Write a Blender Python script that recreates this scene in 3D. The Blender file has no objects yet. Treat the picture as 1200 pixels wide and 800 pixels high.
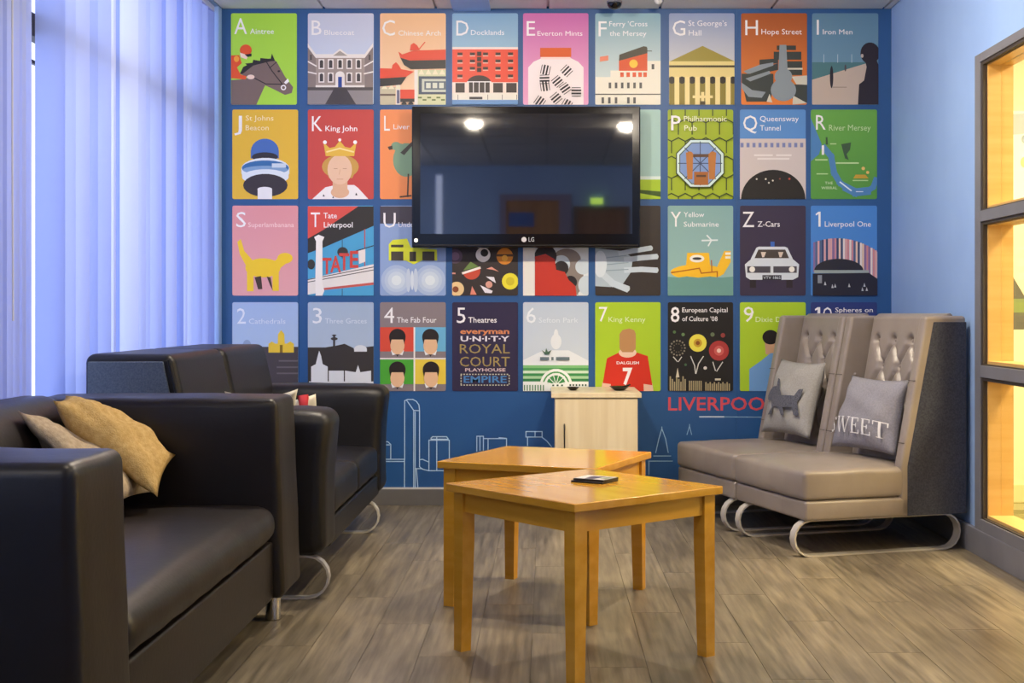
import bpy, bmesh, math, random
from mathutils import Vector, Matrix
random.seed(7)
R = math.radians
sc = bpy.context.scene
COL = sc.collection
# ------------------------------------------------------------------ camera, world, exposure
F, VX, HY, CH = 1574.0, 640.0, 367.0, 0.922      # focal length, principal point (1200x800), eye height
WALL = 6.46                                       # back wall distance
S = F / WALL
cam = bpy.data.cameras.new('camera'); camo = bpy.data.objects.new('camera', cam); COL.objects.link(camo)
cam.sensor_width = 36; cam.lens = 36 * F / 1200
cam.shift_x = (600 - VX) / 1200; cam.shift_y = (HY - 400) / 1200
camo.location = (0, 0, CH); camo.rotation_euler = (R(90), 0, 0); cam.clip_start = .02
sc.camera = camo
world = bpy.data.worlds.new('sky'); sc.world = world; world.use_nodes = True
bg = world.node_tree.nodes['Background']; bg.inputs[0].default_value = (.60, .69, 1.0, 1); bg.inputs[1].default_value = 1.55
sc.view_settings.view_transform = 'Standard'; sc.view_settings.look = 'None'
sc.view_settings.exposure = 0.78; sc.view_settings.gamma = 1.0; sc.view_settings.use_curve_mapping = False
DOWNLIGHT_E = 560.0                               # radiance of a full-strength downlight dome
OFFICE_W = 44.0
DOWNLIGHT_COL = (1.0, .86, .68)
OFFICE_COL = (1.0, .81, .47)

# ------------------------------------------------------------------ helpers
def lin(h):
    h = h.lstrip('#'); v = [int(h[i:i+2], 16) / 255 for i in (0, 2, 4)]
    return tuple((c / 12.92 if c <= .04045 else ((c + .055) / 1.055) ** 2.4) for c in v) + (1,)
_m = {}
def mat(name, color='#808080', rough=.5, metal=0, spec=.5, emit=0, emit_col=None):
    if name in _m: return _m[name]
    m = bpy.data.materials.new(name); m.use_nodes = True
    b = m.node_tree.nodes['Principled BSDF']
    b.inputs['Base Color'].default_value = lin(color) if isinstance(color, str) else color
    b.inputs['Roughness'].default_value = rough; b.inputs['Metallic'].default_value = metal
    b.inputs['Specular IOR Level'].default_value = spec
    if emit:
        b.inputs['Emission Color'].default_value = lin(emit_col or color); b.inputs['Emission Strength'].default_value = emit
    _m[name] = m; return m
def N(m, t, **kw):
    n = m.node_tree.nodes.new(t)
    for k, v in kw.items(): setattr(n, k, v)
    return n
def L(m, a, b): m.node_tree.links.new(a, b)
def bsdf(m): return m.node_tree.nodes['Principled BSDF']
def noise_mat(name, c1, c2, scale=(10, 10, 10), nscale=1.0, rough=.5, bump=0.0, bscale=None, detail=4, spec=.5, per_object=0.0, lo=.35, hi=.65, dist=.002):
    """base colour mixed by stretched noise plus fine relief, in object space"""
    m = mat(name, c1, rough, spec=spec); nt = m.node_tree
    tc = N(m, 'ShaderNodeTexCoord'); mp = N(m, 'ShaderNodeMapping'); mp.inputs['Scale'].default_value = scale
    L(m, tc.outputs['Object'], mp.inputs['Vector'])
    n = N(m, 'ShaderNodeTexNoise'); n.inputs['Scale'].default_value = nscale; n.inputs['Detail'].default_value = detail
    oi = N(m, 'ShaderNodeObjectInfo')
    if per_object:
        ad = N(m, 'ShaderNodeVectorMath', operation='ADD'); ms = N(m, 'ShaderNodeMath', operation='MULTIPLY'); ms.inputs[1].default_value = 37.0
        L(m, oi.outputs['Random'], ms.inputs[0]); L(m, mp.outputs[0], ad.inputs[0]); L(m, ms.outputs[0], ad.inputs[1]); L(m, ad.outputs[0], n.inputs['Vector'])
    else: L(m, mp.outputs[0], n.inputs['Vector'])
    r = N(m, 'ShaderNodeValToRGB'); r.color_ramp.elements[0].position = lo; r.color_ramp.elements[1].position = hi
    r.color_ramp.elements[0].color = lin(c1); r.color_ramp.elements[1].color = lin(c2)
    L(m, n.outputs['Fac'], r.inputs[0])
    out = r.outputs[0]
    if per_object:
        hv = N(m, 'ShaderNodeHueSaturation'); mr = N(m, 'ShaderNodeMapRange'); mr.inputs[3].default_value = 1 - per_object; mr.inputs[4].default_value = 1 + per_object
        L(m, oi.outputs['Random'], mr.inputs[0]); L(m, mr.outputs[0], hv.inputs['Value']); L(m, out, hv.inputs['Color']); out = hv.outputs[0]
    L(m, out, bsdf(m).inputs['Base Color'])
    if bump:
        n2 = N(m, 'ShaderNodeTexNoise'); n2.inputs['Scale'].default_value = bscale or nscale; n2.inputs['Detail'].default_value = 3
        L(m, mp.outputs[0] if bscale is None else tc.outputs['Object'], n2.inputs['Vector'])
        bp = N(m, 'ShaderNodeBump'); bp.inputs['Strength'].default_value = bump; bp.inputs['Distance'].default_value = dist
        L(m, n2.outputs['Fac'], bp.inputs['Height']); L(m, bp.outputs[0], bsdf(m).inputs['Normal'])
    return m
def setp(o, label=None, cat=None, group=None, kind=None):
    if label: o['label'] = label
    if cat: o['category'] = cat
    if group: o['group'] = group
    if kind: o['kind'] = kind
    return o
def empty(name, loc=(0, 0, 0), rz=0, **kw):
    o = bpy.data.objects.new(name, None); COL.objects.link(o); o.location = loc; o.rotation_euler = (0, 0, rz); o.empty_display_size = .1
    return setp(o, **kw)
def link(name, me, m=None, parent=None, loc=(0, 0, 0), smooth=False, **kw):
    o = bpy.data.objects.new(name, me); COL.objects.link(o); o.location = loc
    if m and not me.materials: me.materials.append(m)
    if parent: o.parent = parent
    if smooth: me.polygons.foreach_set('use_smooth', [True] * len(me.polygons))
    return setp(o, **kw)
def mesh_bm(bm, name='mesh'):
    me = bpy.data.meshes.new(name); bmesh.ops.recalc_face_normals(bm, faces=bm.faces); bm.to_mesh(me); bm.free(); return me
def add_box(bm, x0, x1, y0, y1, z0, z1, bev=0, seg=2):
    r = bmesh.ops.create_cube(bm, size=1)
    for v in r['verts']:
        v.co = Vector(((x0 + x1) / 2 + v.co.x * (x1 - x0), (y0 + y1) / 2 + v.co.y * (y1 - y0), (z0 + z1) / 2 + v.co.z * (z1 - z0)))
    if bev:
        es = list({e for v in r['verts'] for e in v.link_edges})
        bmesh.ops.bevel(bm, geom=es, offset=bev, segments=seg, profile=.5, affect='EDGES')
def box(name, b, m, parent=None, bev=0, seg=2, **kw):
    bm = bmesh.new(); add_box(bm, *b, bev=bev, seg=seg)
    o = link(name, mesh_bm(bm, name), m, parent, **kw)
    if bev: wn(o)
    return o
def boxes(name, bs, m, parent=None, bev=0, **kw):
    bm = bmesh.new()
    for b in bs: add_box(bm, *b, bev=bev)
    return link(name, mesh_bm(bm, name), m, parent, **kw)
def wn(o):
    o.data.polygons.foreach_set('use_smooth', [True] * len(o.data.polygons))
    w = o.modifiers.new('weighted_normals', 'WEIGHTED_NORMAL'); w.keep_sharp = True
def axis(h, r, n, k=3):
    a = [-h + r * i / k for i in range(k)]
    a += [-h + r + (2 * h - 2 * r) * i / n for i in range(n + 1)]
    a += [h - r + r * (i + 1) / k for i in range(k)]
    return a
def softbox(name, b, r, m, parent=None, n=(4, 4, 4), f=None, crown=None, noise=0, **kw):
    """rounded box with grid topology; crown=(axis, sign, height); f deforms (p, local unit coords)"""
    x0, x1, y0, y1, z0, z1 = b
    h = ((x1 - x0) / 2, (y1 - y0) / 2, (z1 - z0) / 2); c = Vector(((x0 + x1) / 2, (y0 + y1) / 2, (z0 + z1) / 2))
    r = min(r, min(h) * .98)
    ax = [axis(h[i], r, n[i]) for i in range(3)]; cnt = [len(a) for a in ax]
    bm = bmesh.new(); vs = {}
    def vert(i, j, k):
        key = (i, j, k)
        if key in vs: return vs[key]
        p = Vector((ax[0][i], ax[1][j], ax[2][k]))
        q = Vector([max(-(h[t] - r), min(h[t] - r, p[t])) for t in range(3)])
        d = p - q
        if d.length > 1e-9: p = q + d.normalized() * r
        u = Vector([p[t] / h[t] for t in range(3)])
        if crown:
            for (a, s, hh) in crown:
                o1, o2 = [t for t in range(3) if t != a]
                if u[a] * s > 0: p[a] += s * hh * max(0, 1 - u[o1] ** 2) ** .6 * max(0, 1 - u[o2] ** 2) ** .6 * u[a] * s
        p = p + c
        if f: p = Vector(f(p, u))
        if noise:
            p += Vector([noise * (math.sin(p.y * 31 + p.z * 17 + t) * math.sin(p.x * 27 - p.z * 9 + 2 * t)) for t in range(3)])
        vs[key] = bm.verts.new(p); return vs[key]
    for a in range(3):
        o1, o2 = [(1, 2), (2, 0), (0, 1)][a]
        for side in (0, cnt[a] - 1):
            for i in range(cnt[o1] - 1):
                for j in range(cnt[o2] - 1):
                    def K(ii, jj):
                        t = [0, 0, 0]; t[a] = side; t[o1] = ii; t[o2] = jj; return vert(*t)
                    q = [K(i, j), K(i + 1, j), K(i + 1, j + 1), K(i, j + 1)]
                    bm.faces.new(q if side else q[::-1])
    return link(name, mesh_bm(bm, name), m, parent, smooth=True, **kw)
def sweep(name, pts, w, t, m, parent=None, up=Vector((0, 1, 0)), closed=False, **kw):
    """flat strip: width w along 'up', thickness t in the bending plane"""
    P = [Vector(p) for p in pts]; n = len(P); bm = bmesh.new(); rings = []
    for i in range(n):
        a = P[i - 1] if (i or closed) else P[i]; b_ = P[(i + 1) % n] if (i < n - 1 or closed) else P[i]
        d = (b_ - a).normalized(); nn = d.cross(up).normalized()
        rings.append([bm.verts.new(P[i] + up * sx * w / 2 + nn * sy * t / 2) for sx, sy in ((-1, -1), (1, -1), (1, 1), (-1, 1))])
    for i in range(n if closed else n - 1):
        A, B = rings[i], rings[(i + 1) % n]
        for k in range(4): bm.faces.new((A[k], A[(k + 1) % 4], B[(k + 1) % 4], B[k]))
    if not closed: bm.faces.new(rings[0][::-1]); bm.faces.new(rings[-1])
    o = link(name, mesh_bm(bm, name), m, parent, smooth=True, **kw); o.data.set_sharp_from_angle(angle=R(40)); return o
def tube(name, pts, r, m, parent=None, seg=8, **kw):
    P = [Vector(p) for p in pts]; bm = bmesh.new(); rings = []
    for i, p in enumerate(P):
        d = (P[min(i + 1, len(P) - 1)] - P[max(i - 1, 0)]).normalized()
        a = d.orthogonal().normalized() if not i else (pa - d * pa.dot(d)).normalized(); pa = a; b_ = d.cross(a)
        rr = r(i / (len(P) - 1)) if callable(r) else r
        rings.append([bm.verts.new(p + (a * math.cos(k * 2 * math.pi / seg) + b_ * math.sin(k * 2 * math.pi / seg)) * rr) for k in range(seg)])
    for A, B in zip(rings, rings[1:]):
        for k in range(seg): bm.faces.new((A[k], A[(k + 1) % seg], B[(k + 1) % seg], B[k]))
    bm.faces.new(rings[0][::-1]); bm.faces.new(rings[-1])
    o = link(name, mesh_bm(bm, name), m, parent, smooth=True, **kw); o.data.set_sharp_from_angle(angle=R(50)); return o
def lathe(name, prof, m, parent=None, seg=24, loc=(0, 0, 0), **kw):
    bm = bmesh.new(); rings = []
    for (r, z) in prof: rings.append([bm.verts.new((max(r, 1e-4) * math.cos(2 * math.pi * k / seg), max(r, 1e-4) * math.sin(2 * math.pi * k / seg), z)) for k in range(seg)])
    for A, B in zip(rings, rings[1:]):
        for k in range(seg): bm.faces.new((A[k], A[(k + 1) % seg], B[(k + 1) % seg], B[k]))
    bm.faces.new(rings[0]); bm.faces.new(rings[-1])
    o = link(name, mesh_bm(bm, name), m, parent, smooth=True, loc=loc, **kw); o.data.set_sharp_from_angle(angle=R(35)); return o
def prism(name, poly, y0, y1, m, parent=None, bev=0, seg=3, **kw):
    """polygon in x-z extruded along y"""
    bm = bmesh.new(); A = [bm.verts.new((x, y0, z)) for x, z in poly]; B = [bm.verts.new((x, y1, z)) for x, z in poly]
    bm.faces.new(A); bm.faces.new(B[::-1])
    for i in range(len(poly)): j = (i + 1) % len(poly); bm.faces.new((A[i], B[i], B[j], A[j]))
    bmesh.ops.recalc_face_normals(bm, faces=bm.faces)
    if bev: bmesh.ops.bevel(bm, geom=list(bm.edges), offset=bev, segments=seg, profile=.5, affect='EDGES')
    o = link(name, mesh_bm(bm, name), m, parent, **kw)
    if bev: wn(o)
    return o
def pillow(name, A, B, C, D, t, m, parent=None, n=22, wr=.006, seed=0, pull=.07, **kw):
    """cushion spanning four corner points, puffed along its normal, with pinched corners"""
    A, B, C, D = map(Vector, (A, B, C, D)); rnd = random.Random(seed); ph = [rnd.uniform(0, 6) for _ in range(6)]
    nrm = (B - A).cross(D - A).normalized(); bm = bmesh.new(); g = {}
    for s in (1, -1):
        for i in range(n + 1):
            for j in range(n + 1):
                u, v = 2 * i / n - 1, 2 * j / n - 1
                edge = i in (0, n) or j in (0, n)
                if edge and s == -1: g[(i, j, s)] = g[(i, j, 1)]; continue
                uu = u * (1 - pull * (1 - v * v)); vv = v * (1 - pull * (1 - u * u)); a, b_ = (uu + 1) / 2, (vv + 1) / 2
                p = A * (1 - a) * (1 - b_) + B * a * (1 - b_) + C * a * b_ + D * (1 - a) * b_
                k = ((1 - abs(u) ** 2.6) * (1 - abs(v) ** 2.6)) ** .62
                w = wr * (math.sin(5 * u + 3 * v + ph[0]) + .7 * math.sin(9 * v - 4 * u + ph[1]) + .5 * math.sin(13 * u + 7 * v + ph[2])) * (.35 + k) * (0 if edge else 1)
                g[(i, j, s)] = bm.verts.new(p + nrm * s * (t / 2 * k + w * s))
    for s in (1, -1):
        for i in range(n):
            for j in range(n):
                q = [g[(i, j, s)], g[(i + 1, j, s)], g[(i + 1, j + 1, s)], g[(i, j + 1, s)]]
                bm.faces.new(q if s == 1 else q[::-1])
    o = link(name, mesh_bm(bm, name), m, parent, smooth=True, **kw)
    return o

# ------------------------------------------------------------------ materials
M_blue = noise_mat('paint_blue', '#90B1E6', '#96B7EA', (3, 3, 3), 1, .55, .08, 60)
M_mural = noise_mat('mural_print', '#1F5088', '#23568F', (2, 2, 2), 1, .45, .03, 40)
M_ceil = mat('ceiling_white', '#D9D6D2', .8)
M_grid = mat('ceiling_grid', '#BFBDBA', .5)
M_grey = noise_mat('grey_frame_paint', '#6F7078', '#7A7B83', (4, 4, 4), 1, .45, .05, 80)
M_skirt = noise_mat('grey_skirting', '#63615F', '#6C6A68', (4, 4, 4), 1, .5, .05, 60)
M_gasket = mat('dark_gasket', '#3A332E', .6)
M_trimwhite = mat('skirting_cap', '#C8C8C6', .5)
M_oak = noise_mat('pale_oak_lining', '#CCA25C', '#D6AF6C', (2, 2, 30), 1, .4, .03)
M_cream = mat('cream_wall', '#EFE2C0', .8)
M_plank = noise_mat('grey_oak_plank', '#5E5546', '#988C76', (40, 2.2, 40), 1.5, .36, .12, None, 12, .45, .11, .26, .76, .0012)
_n3 = N(M_plank, 'ShaderNodeTexNoise'); _n3.inputs['Scale'].default_value = 3.2; _n3.inputs['Detail'].default_value = 5
_tc = [q for q in M_plank.node_tree.nodes if q.type == 'TEX_COORD'][0]; _m3 = N(M_plank, 'ShaderNodeMapping'); _m3.inputs['Scale'].default_value = (3.0, .8, 1)
_geo = N(M_plank, 'ShaderNodeNewGeometry'); L(M_plank, _geo.outputs['Position'], _m3.inputs[0]); L(M_plank, _m3.outputs[0], _n3.inputs['Vector'])
_mr = N(M_plank, 'ShaderNodeMapRange'); _mr.inputs[1].default_value = .3; _mr.inputs[2].default_value = .7; _mr.inputs[3].default_value = .72; _mr.inputs[4].default_value = 1.18
L(M_plank, _n3.outputs['Fac'], _mr.inputs[0]); _hs = N(M_plank, 'ShaderNodeHueSaturation'); L(M_plank, _mr.outputs[0], _hs.inputs['Value'])
_old = bsdf(M_plank).inputs['Base Color'].links[0].from_socket; L(M_plank, _old, _hs.inputs['Color']); L(M_plank, _hs.outputs[0], bsdf(M_plank).inputs['Base Color'])
M_slab = mat('floor_slab', '#6B6156', .5)
M_table = noise_mat('beech_table_wood', '#C68E28', '#D39C38', (3, 22, 22), 1, .13, .02, None, 5, .5)
M_maple = noise_mat('pale_maple', '#DBC9A2', '#E6D7B4', (30, 30, 2), 1, .4, .01, None, 4)
M_brown = noise_mat('brown_leather', '#130D0B', '#1A1310', (5, 5, 5), 1, .40, .35, 70, 4, .38, dist=.0012)
M_black = noise_mat('black_leather', '#0E0D0F', '#151417', (5, 5, 5), 1, .42, .35, 80, 4, .4, dist=.0012)
M_taupe = noise_mat('taupe_leather', '#8C827A', '#988E86', (5, 5, 5), 1, .34, .3, 90, 4, .5, dist=.001)
M_charcoal = noise_mat('charcoal_fabric', '#3A3D49', '#4B4E5A', (60, 60, 60), 3, .95, .5, 400, 3, .2, dist=.001)
M_charcoal_lit = noise_mat('charcoal_fabric_lit', '#56606E', '#68727E', (60, 60, 60), 3, .95, .5, 400, 3, .2, dist=.001)  # charcoal fabric again, window light on the sofa panel put into its colour
M_seam = mat('dark_seam', '#2A2623', .7)
M_seam2 = mat('taupe_seam', '#5C544E', .6)
M_sled = mat('satin_white_steel', '#D2CEC6', .34, .25)
M_chrome = mat('chrome', '#D5D5D5', .12, 1)
M_mustard = noise_mat('mustard_corduroy', '#B5955A', '#C6A76E', (40, 40, 40), 2, .95, .7, 260, 3, .15, dist=.003)
M_beige = noise_mat('beige_corduroy', '#A8967C', '#BBA98E', (40, 40, 40), 2, .95, .7, 240, 3, .15, dist=.003)
M_linen = noise_mat('grey_linen', '#9C9A95', '#A8A6A1', (80, 80, 80), 2, .95, .5, 500, 3, .15, dist=.001)
M_denim = noise_mat('grey_blue_canvas', '#8C8B93', '#9998A0', (80, 80, 80), 2, .95, .5, 500, 3, .15, dist=.001)
M_creamfab = mat('cream_fabric', '#DAD2BC', .95)
M_redfab = mat('red_fabric_print', '#B03038', .95)
M_gloss = mat('gloss_black_plastic', '#08080A', .12)
M_screen = mat('black_screen_glass', '#07070A', .03, 0, .7); bsdf(M_screen).inputs['IOR'].default_value = 1.95
M_black_pl = mat('black_plastic', '#141416', .4)
M_white_pl = mat('white_plastic', '#E4E4E2', .4)
M_door = noise_mat('door_veneer', '#A07048', '#AF7E54', (20, 20, 2), 1, .45)
M_door2 = noise_mat('dark_door_veneer', '#7A5340', '#86604C', (20, 20, 2), 1, .45)
M_outfr = mat('window_frame_white', '#D8DCE2', .4)
def glass(name):
    m = bpy.data.materials.new(name); m.use_nodes = True; nt = m.node_tree; nt.nodes.clear()
    o = nt.nodes.new('ShaderNodeOutputMaterial'); mx = nt.nodes.new('ShaderNodeMixShader'); t = nt.nodes.new('ShaderNodeBsdfTransparent'); g = nt.nodes.new('ShaderNodeBsdfGlossy')
    g.inputs['Roughness'].default_value = .02; mx.inputs[0].default_value = .05
    L(m, t.outputs[0], mx.inputs[1]); L(m, g.outputs[0], mx.inputs[2]); L(m, mx.outputs[0], o.inputs[0]); return m
M_glass = glass('clear_glass')
def blind_mat():
    m = bpy.data.materials.new('blue_blind_fabric'); m.use_nodes = True; nt = m.node_tree; nt.nodes.clear()
    o = nt.nodes.new('ShaderNodeOutputMaterial'); mx = nt.nodes.new('ShaderNodeMixShader'); d = nt.nodes.new('ShaderNodeBsdfDiffuse'); t = nt.nodes.new('ShaderNodeBsdfTranslucent')
    oi = nt.nodes.new('ShaderNodeObjectInfo'); rp = nt.nodes.new('ShaderNodeValToRGB')
    rp.color_ramp.elements[0].color = lin('#8296D8'); rp.color_ramp.elements[1].color = lin('#C4CFEF')
    L(m, oi.outputs['Random'], rp.inputs[0])
    for s in (d, t): L(m, rp.outputs[0], s.inputs['Color'])
    mx.inputs[0].default_value = .5; L(m, d.outputs[0], mx.inputs[1]); L(m, t.outputs[0], mx.inputs[2]); L(m, mx.outputs[0], o.inputs[0]); return m
M_blind = blind_mat()
_pc = {}
def ink(h, rough=.42):
    if h not in _pc: _pc[h] = mat('print_' + h.strip('#').lower(), h, rough, spec=.3)
    return _pc[h]
def grad(h1, h2, z0, z1):
    k = 'print_%s_%s_%d' % (h1.strip('#'), h2.strip('#'), int(z0 * 100))
    if k in _m: return _m[k]
    m = mat(k.lower(), h1, .42, spec=.3); _m[k] = m
    tc = N(m, 'ShaderNodeTexCoord'); sp = N(m, 'ShaderNodeSeparateXYZ'); mr = N(m, 'ShaderNodeMapRange'); mr.inputs[1].default_value = z1; mr.inputs[2].default_value = z0
    mx = N(m, 'ShaderNodeMix', data_type='RGBA'); mx.inputs[6].default_value = lin(h1); mx.inputs[7].default_value = lin(h2)
    L(m, tc.outputs['Object'], sp.inputs[0]); L(m, sp.outputs[2], mr.inputs[0]); L(m, mr.outputs[0], mx.inputs[0]); L(m, mx.outputs[2], bsdf(m).inputs['Base Color']); return m

# ------------------------------------------------------------------ the room shell
XL, XR, ZC, YB = -1.56, 1.66, 2.385, -.6
floor = box('floor', (XL - .1, XR + .1, YB, WALL + .1, -.06, -.003), M_slab, kind='structure', label='grey oak plank floor of the lounge')
PW, PL_ = .152, 1.02
plank_me = {}
ncol = int((XR - XL) / PW) + 1
for i in range(ncol):
    x0 = XL + i * PW; x1 = min(x0 + PW, XR)
    if x1 - x0 < .01: continue
    y = 2.55 - (i * .37 % 1) * PL_
    while y < WALL:
        ya, yb = max(y, 2.45), min(y + PL_, WALL)
        if yb - ya > .02:
            key = (round(x1 - x0, 3), round(yb - ya, 3))
            if key not in plank_me:
                bm = bmesh.new(); add_box(bm, .0007, key[0] - .0007, .0007, key[1] - .0007, -.003, 0); plank_me[key] = mesh_bm(bm, 'plank')
            link('plank', plank_me[key], M_plank, floor, loc=(x0, ya, 0))
        y += PL_
wall_back = box('wall_back', (XL - .1, XR + .1, WALL, WALL + .1, -.05, 2.6), M_mural, kind='structure', label='dark blue back wall with printed mural')
def wx(px): return (px - VX) / S
def wz(py): return CH - (py - HY) / S
pxs = [(XL, wx(350.3)), (wx(350.9), wx(606.8)), (wx(607.3), wx(863)), (wx(863.5), XR)]
for a, b in pxs: box('mural_panel', (a, b, WALL - .002, WALL, 0, ZC), M_mural, wall_back)
box('baseboard_back', (-.9, 1.66, WALL - .014, WALL - .002, 0, .078), M_skirt, kind='structure', bev=.002)
box('trim_1', (-.9, 1.66, WALL - .012, WALL - .002, .078, .086), M_trimwhite, kind='structure')
box('wall_front', (XL - .1, -1.1, YB - .1, YB, -.05, 2.6), M_blue, kind='structure')
wf = bpy.data.objects['wall_front']
boxes('wall_section', [(-1.03, XR + .1, YB - .1, YB, -.05, 2.6), (-1.1, -1.03, YB - .1, YB, -.05, 1.68), (-1.1, -1.03, YB - .1, YB, 2.3, 2.6)], M_blue, wf)
ceiling = box('ceiling', (XL - .1, XR + .1, YB, WALL, ZC + .012, ZC + .1), M_grid, kind='structure', label='suspended ceiling of white tiles')
TW = .537
tile_me = None
x = wx(642) - 4 * TW
while x < XR:
    y = WALL - TW
    while y > YB - TW:
        bm = bmesh.new(); add_box(bm, max(x, XL) + .006, min(x + TW, XR) - .006, max(y, YB) + .006, y + TW - .006, ZC, ZC + .012)
        if min(x + TW, XR) - max(x, XL) > .03: link('ceiling_tile', mesh_bm(bm, 'tile'), M_ceil, ceiling)
        else: bm.free()
        y -= TW
    x += TW
box('trim_2', (wx(531), wx(575), 5.2, WALL, ZC - .012, ZC + .005), M_blue, kind='structure', bev=.003)
# left wall with a long window
wl = box('wall_left', (XL - .22, XL, 1.6, 2.6, -.05, 2.6), M_blue, kind='structure')
boxes('wall_section', [(XL - .22, XL, YB, 1.6, -.05, .9), (XL - .22, XL, YB, 1.6, 2.25, 2.6), (XL - .22, XL, YB, -.35, .9, 2.25)], M_blue, wl)
w3 = empty('window_added', (XL - .15, .6, .9), kind='structure', label='outside window in the left wall behind the camera')  # unseen, added to bring blue daylight into the space behind the camera
WY0, WY1 = 2.75, 6.40
boxes('wall_section', [(XL - .22, XL, 2.6, WALL, -.05, .32), (XL - .22, XL, 2.6, WALL, 2.384, 2.6), (XL - .22, XL, 2.6, WY0, .32, 2.384), (XL - .22, XL, WY1, WALL, .32, 2.384)], M_blue, wl)
w2 = empty('window_2', (XL - .07, (WY0 + WY1) / 2, .32), kind='structure', label='long outside window behind the blue vertical blind')
def inw(o, p):
    o.parent = p; o.location = Vector(o.location) - Vector(p.location); return o
fx0, fx1 = XL - .18, XL - .13
inw(boxes('window_frame', [(fx0, fx1, WY0, WY1, .32, .38), (fx0, fx1, WY0, WY1, 2.364, 2.384), (fx0, fx1, WY0, WY0 + .06, .38, 2.364), (fx0, fx1, WY1 - .06, WY1, .38, 2.364)], M_outfr), w2)
inw(box('transom', (fx1 + .005, fx1 + .047, WY0, WY1, 1.81, 1.885), M_gasket), w2)
inw(box('glazing_bar', (fx1 - .012, fx1, WY0 + .06, WY1 - .06, 1.745, 1.757), M_gasket), w2)
inw(box('window_mullion', (fx0, fx1, 3.60, 3.68, .38, 2.364), M_outfr), w2)
inw(box('glass_pane', (fx0 + .02, fx0 + .026, WY0 + .06, WY1 - .06, .38, 1.81), M_glass), w2)
inw(box('glass_pane', (fx0 + .02, fx0 + .026, WY0 + .06, WY1 - .06, 1.89, 2.364), M_glass), w2)
inw(boxes('window_frame', [(fx0, fx1, -.35, 1.6, .9, .96), (fx0, fx1, -.35, 1.6, 2.19, 2.25), (fx0, fx1, -.35, -.29, .96, 2.19), (fx0, fx1, 1.54, 1.6, .96, 2.19), (fx0, fx1, .6, .66, .96, 2.19)], M_outfr), w3)
inw(box('glass_pane', (fx0 + .02, fx0 + .026, -.29, .6, .96, 2.19), M_glass), w3); inw(box('glass_pane', (fx0 + .02, fx0 + .026, .66, 1.54, .96, 2.19), M_glass), w3)
# right wall with the internal glazed screen
FX = XR - .018
GY0, GY1, GZ0, GZ1 = 3.2, 5.147, .10, 1.906
wr = box('wall_right', (XR, XR + .1, GY1 - .04, WALL, -.05, 2.6), M_blue, kind='structure', label='light blue painted right wall')
boxes('wall_section', [(XR, XR + .1, YB, GY1 - .04, GZ1 - .04, 2.6), (XR, XR + .1, YB, GY0 + .04, -.05, GZ1 - .04), (XR, XR + .1, GY0 + .04, GY1 - .04, -.05, GZ0 + .02)], M_blue, wr)
box('baseboard_right', (FX - .004, XR, YB, WALL - .02, 0, .10), M_grey, kind='structure', bev=.003)
w1 = empty('window_1', (XR, GY1, GZ0), kind='structure', label='grey framed internal window screen with three oak lined panes')
st = .062
for nm, b in (('window_stile', (FX, XR + .012, GY1 - st, GY1, GZ0, GZ1)), ('window_stile', (FX, XR + .012, GY0, GY0 + st, GZ0, GZ1)),
              ('window_rail', (FX, XR + .012, GY0 + st, GY1 - st, GZ1 - .034, GZ1)), ('window_rail', (FX, XR + .012, GY0 + st, GY1 - st, GZ0, .145)),
              ('window_rail', (FX, XR + .012, GY0 + st, GY1 - st, 1.268, 1.310)), ('window_rail', (FX, XR + .012, GY0 + st, GY1 - st, .680, .726))):
    inw(box(nm, b, M_grey, bev=.002), w1)
panes = [(.145, .680), (.726, 1.268), (1.310, GZ1 - .034)]
ya, yb = GY0 + st, GY1 - st
for z0, z1 in panes:
    g = .012
    inw(boxes('gasket', [(XR - .012, XR + .01, ya, ya + .02, z0, z1), (XR - .012, XR + .01, yb - .02, yb, z0, z1), (XR - .012, XR + .01, ya + .02, yb - .02, z0, z0 + g * .4), (XR - .012, XR + .01, ya + .02, yb - .02, z1 - g, z1)], M_gasket), w1)
    for xa, xb, e in ((XR + .004, XR + .052, .0), (XR + .054, XR + .10, .004)):
        inw(box('oak_jamb', (xa, xb, yb - .03 + e, yb + .02, z0, z1), M_oak), w1)
    inw(box('oak_jamb', (XR + .004, XR + .10, ya - .02, ya + .03, z0, z1), M_oak), w1)
    inw(box('oak_sill', (XR + .004, XR + .10, ya + .03, yb - .03, z0 - .02, z0 + .016), M_oak), w1)
    inw(box('oak_head', (XR + .004, XR + .10, ya + .03, yb - .03, z1 - .016, z1 + .02), M_oak), w1)
    inw(box('glass_pane', (XR + .05, XR + .056, ya + .03, yb - .03, z0 + .016, z1 - .016), M_glass), w1)
# the lit office beyond the screen
OX0, OX1, OY0, OY1 = XR + .1, 3.9, 2.4, 6.57
off = box('wall_office', (OX0, OX1 + .1, OY1, OY1 + .1, -.05, 2.6), M_cream, kind='structure', label='cream wall of the lit office behind the glass')
boxes('wall_section', [(OX1, OX1 + .1, OY0, OY1, -.05, 2.6), (OX0, OX1 + .1, OY0 - .1, OY0, -.05, 2.6)], M_cream, off)
box('floor_office', (OX0, OX1, OY0, OY1, -.06, 0), noise_mat('office_carpet', '#8A8450', '#968F5A', (40, 40, 40), 1, .95), kind='structure')
box('ceiling_office', (OX0, OX1, OY0, OY1, ZC, ZC + .1), M_ceil, kind='structure')
box('baseboard_office', (OX0, OX1, OY1 - .015, OY1, 0, .085), mat('cream_gloss', '#E6D9A6', .4), kind='structure')

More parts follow.
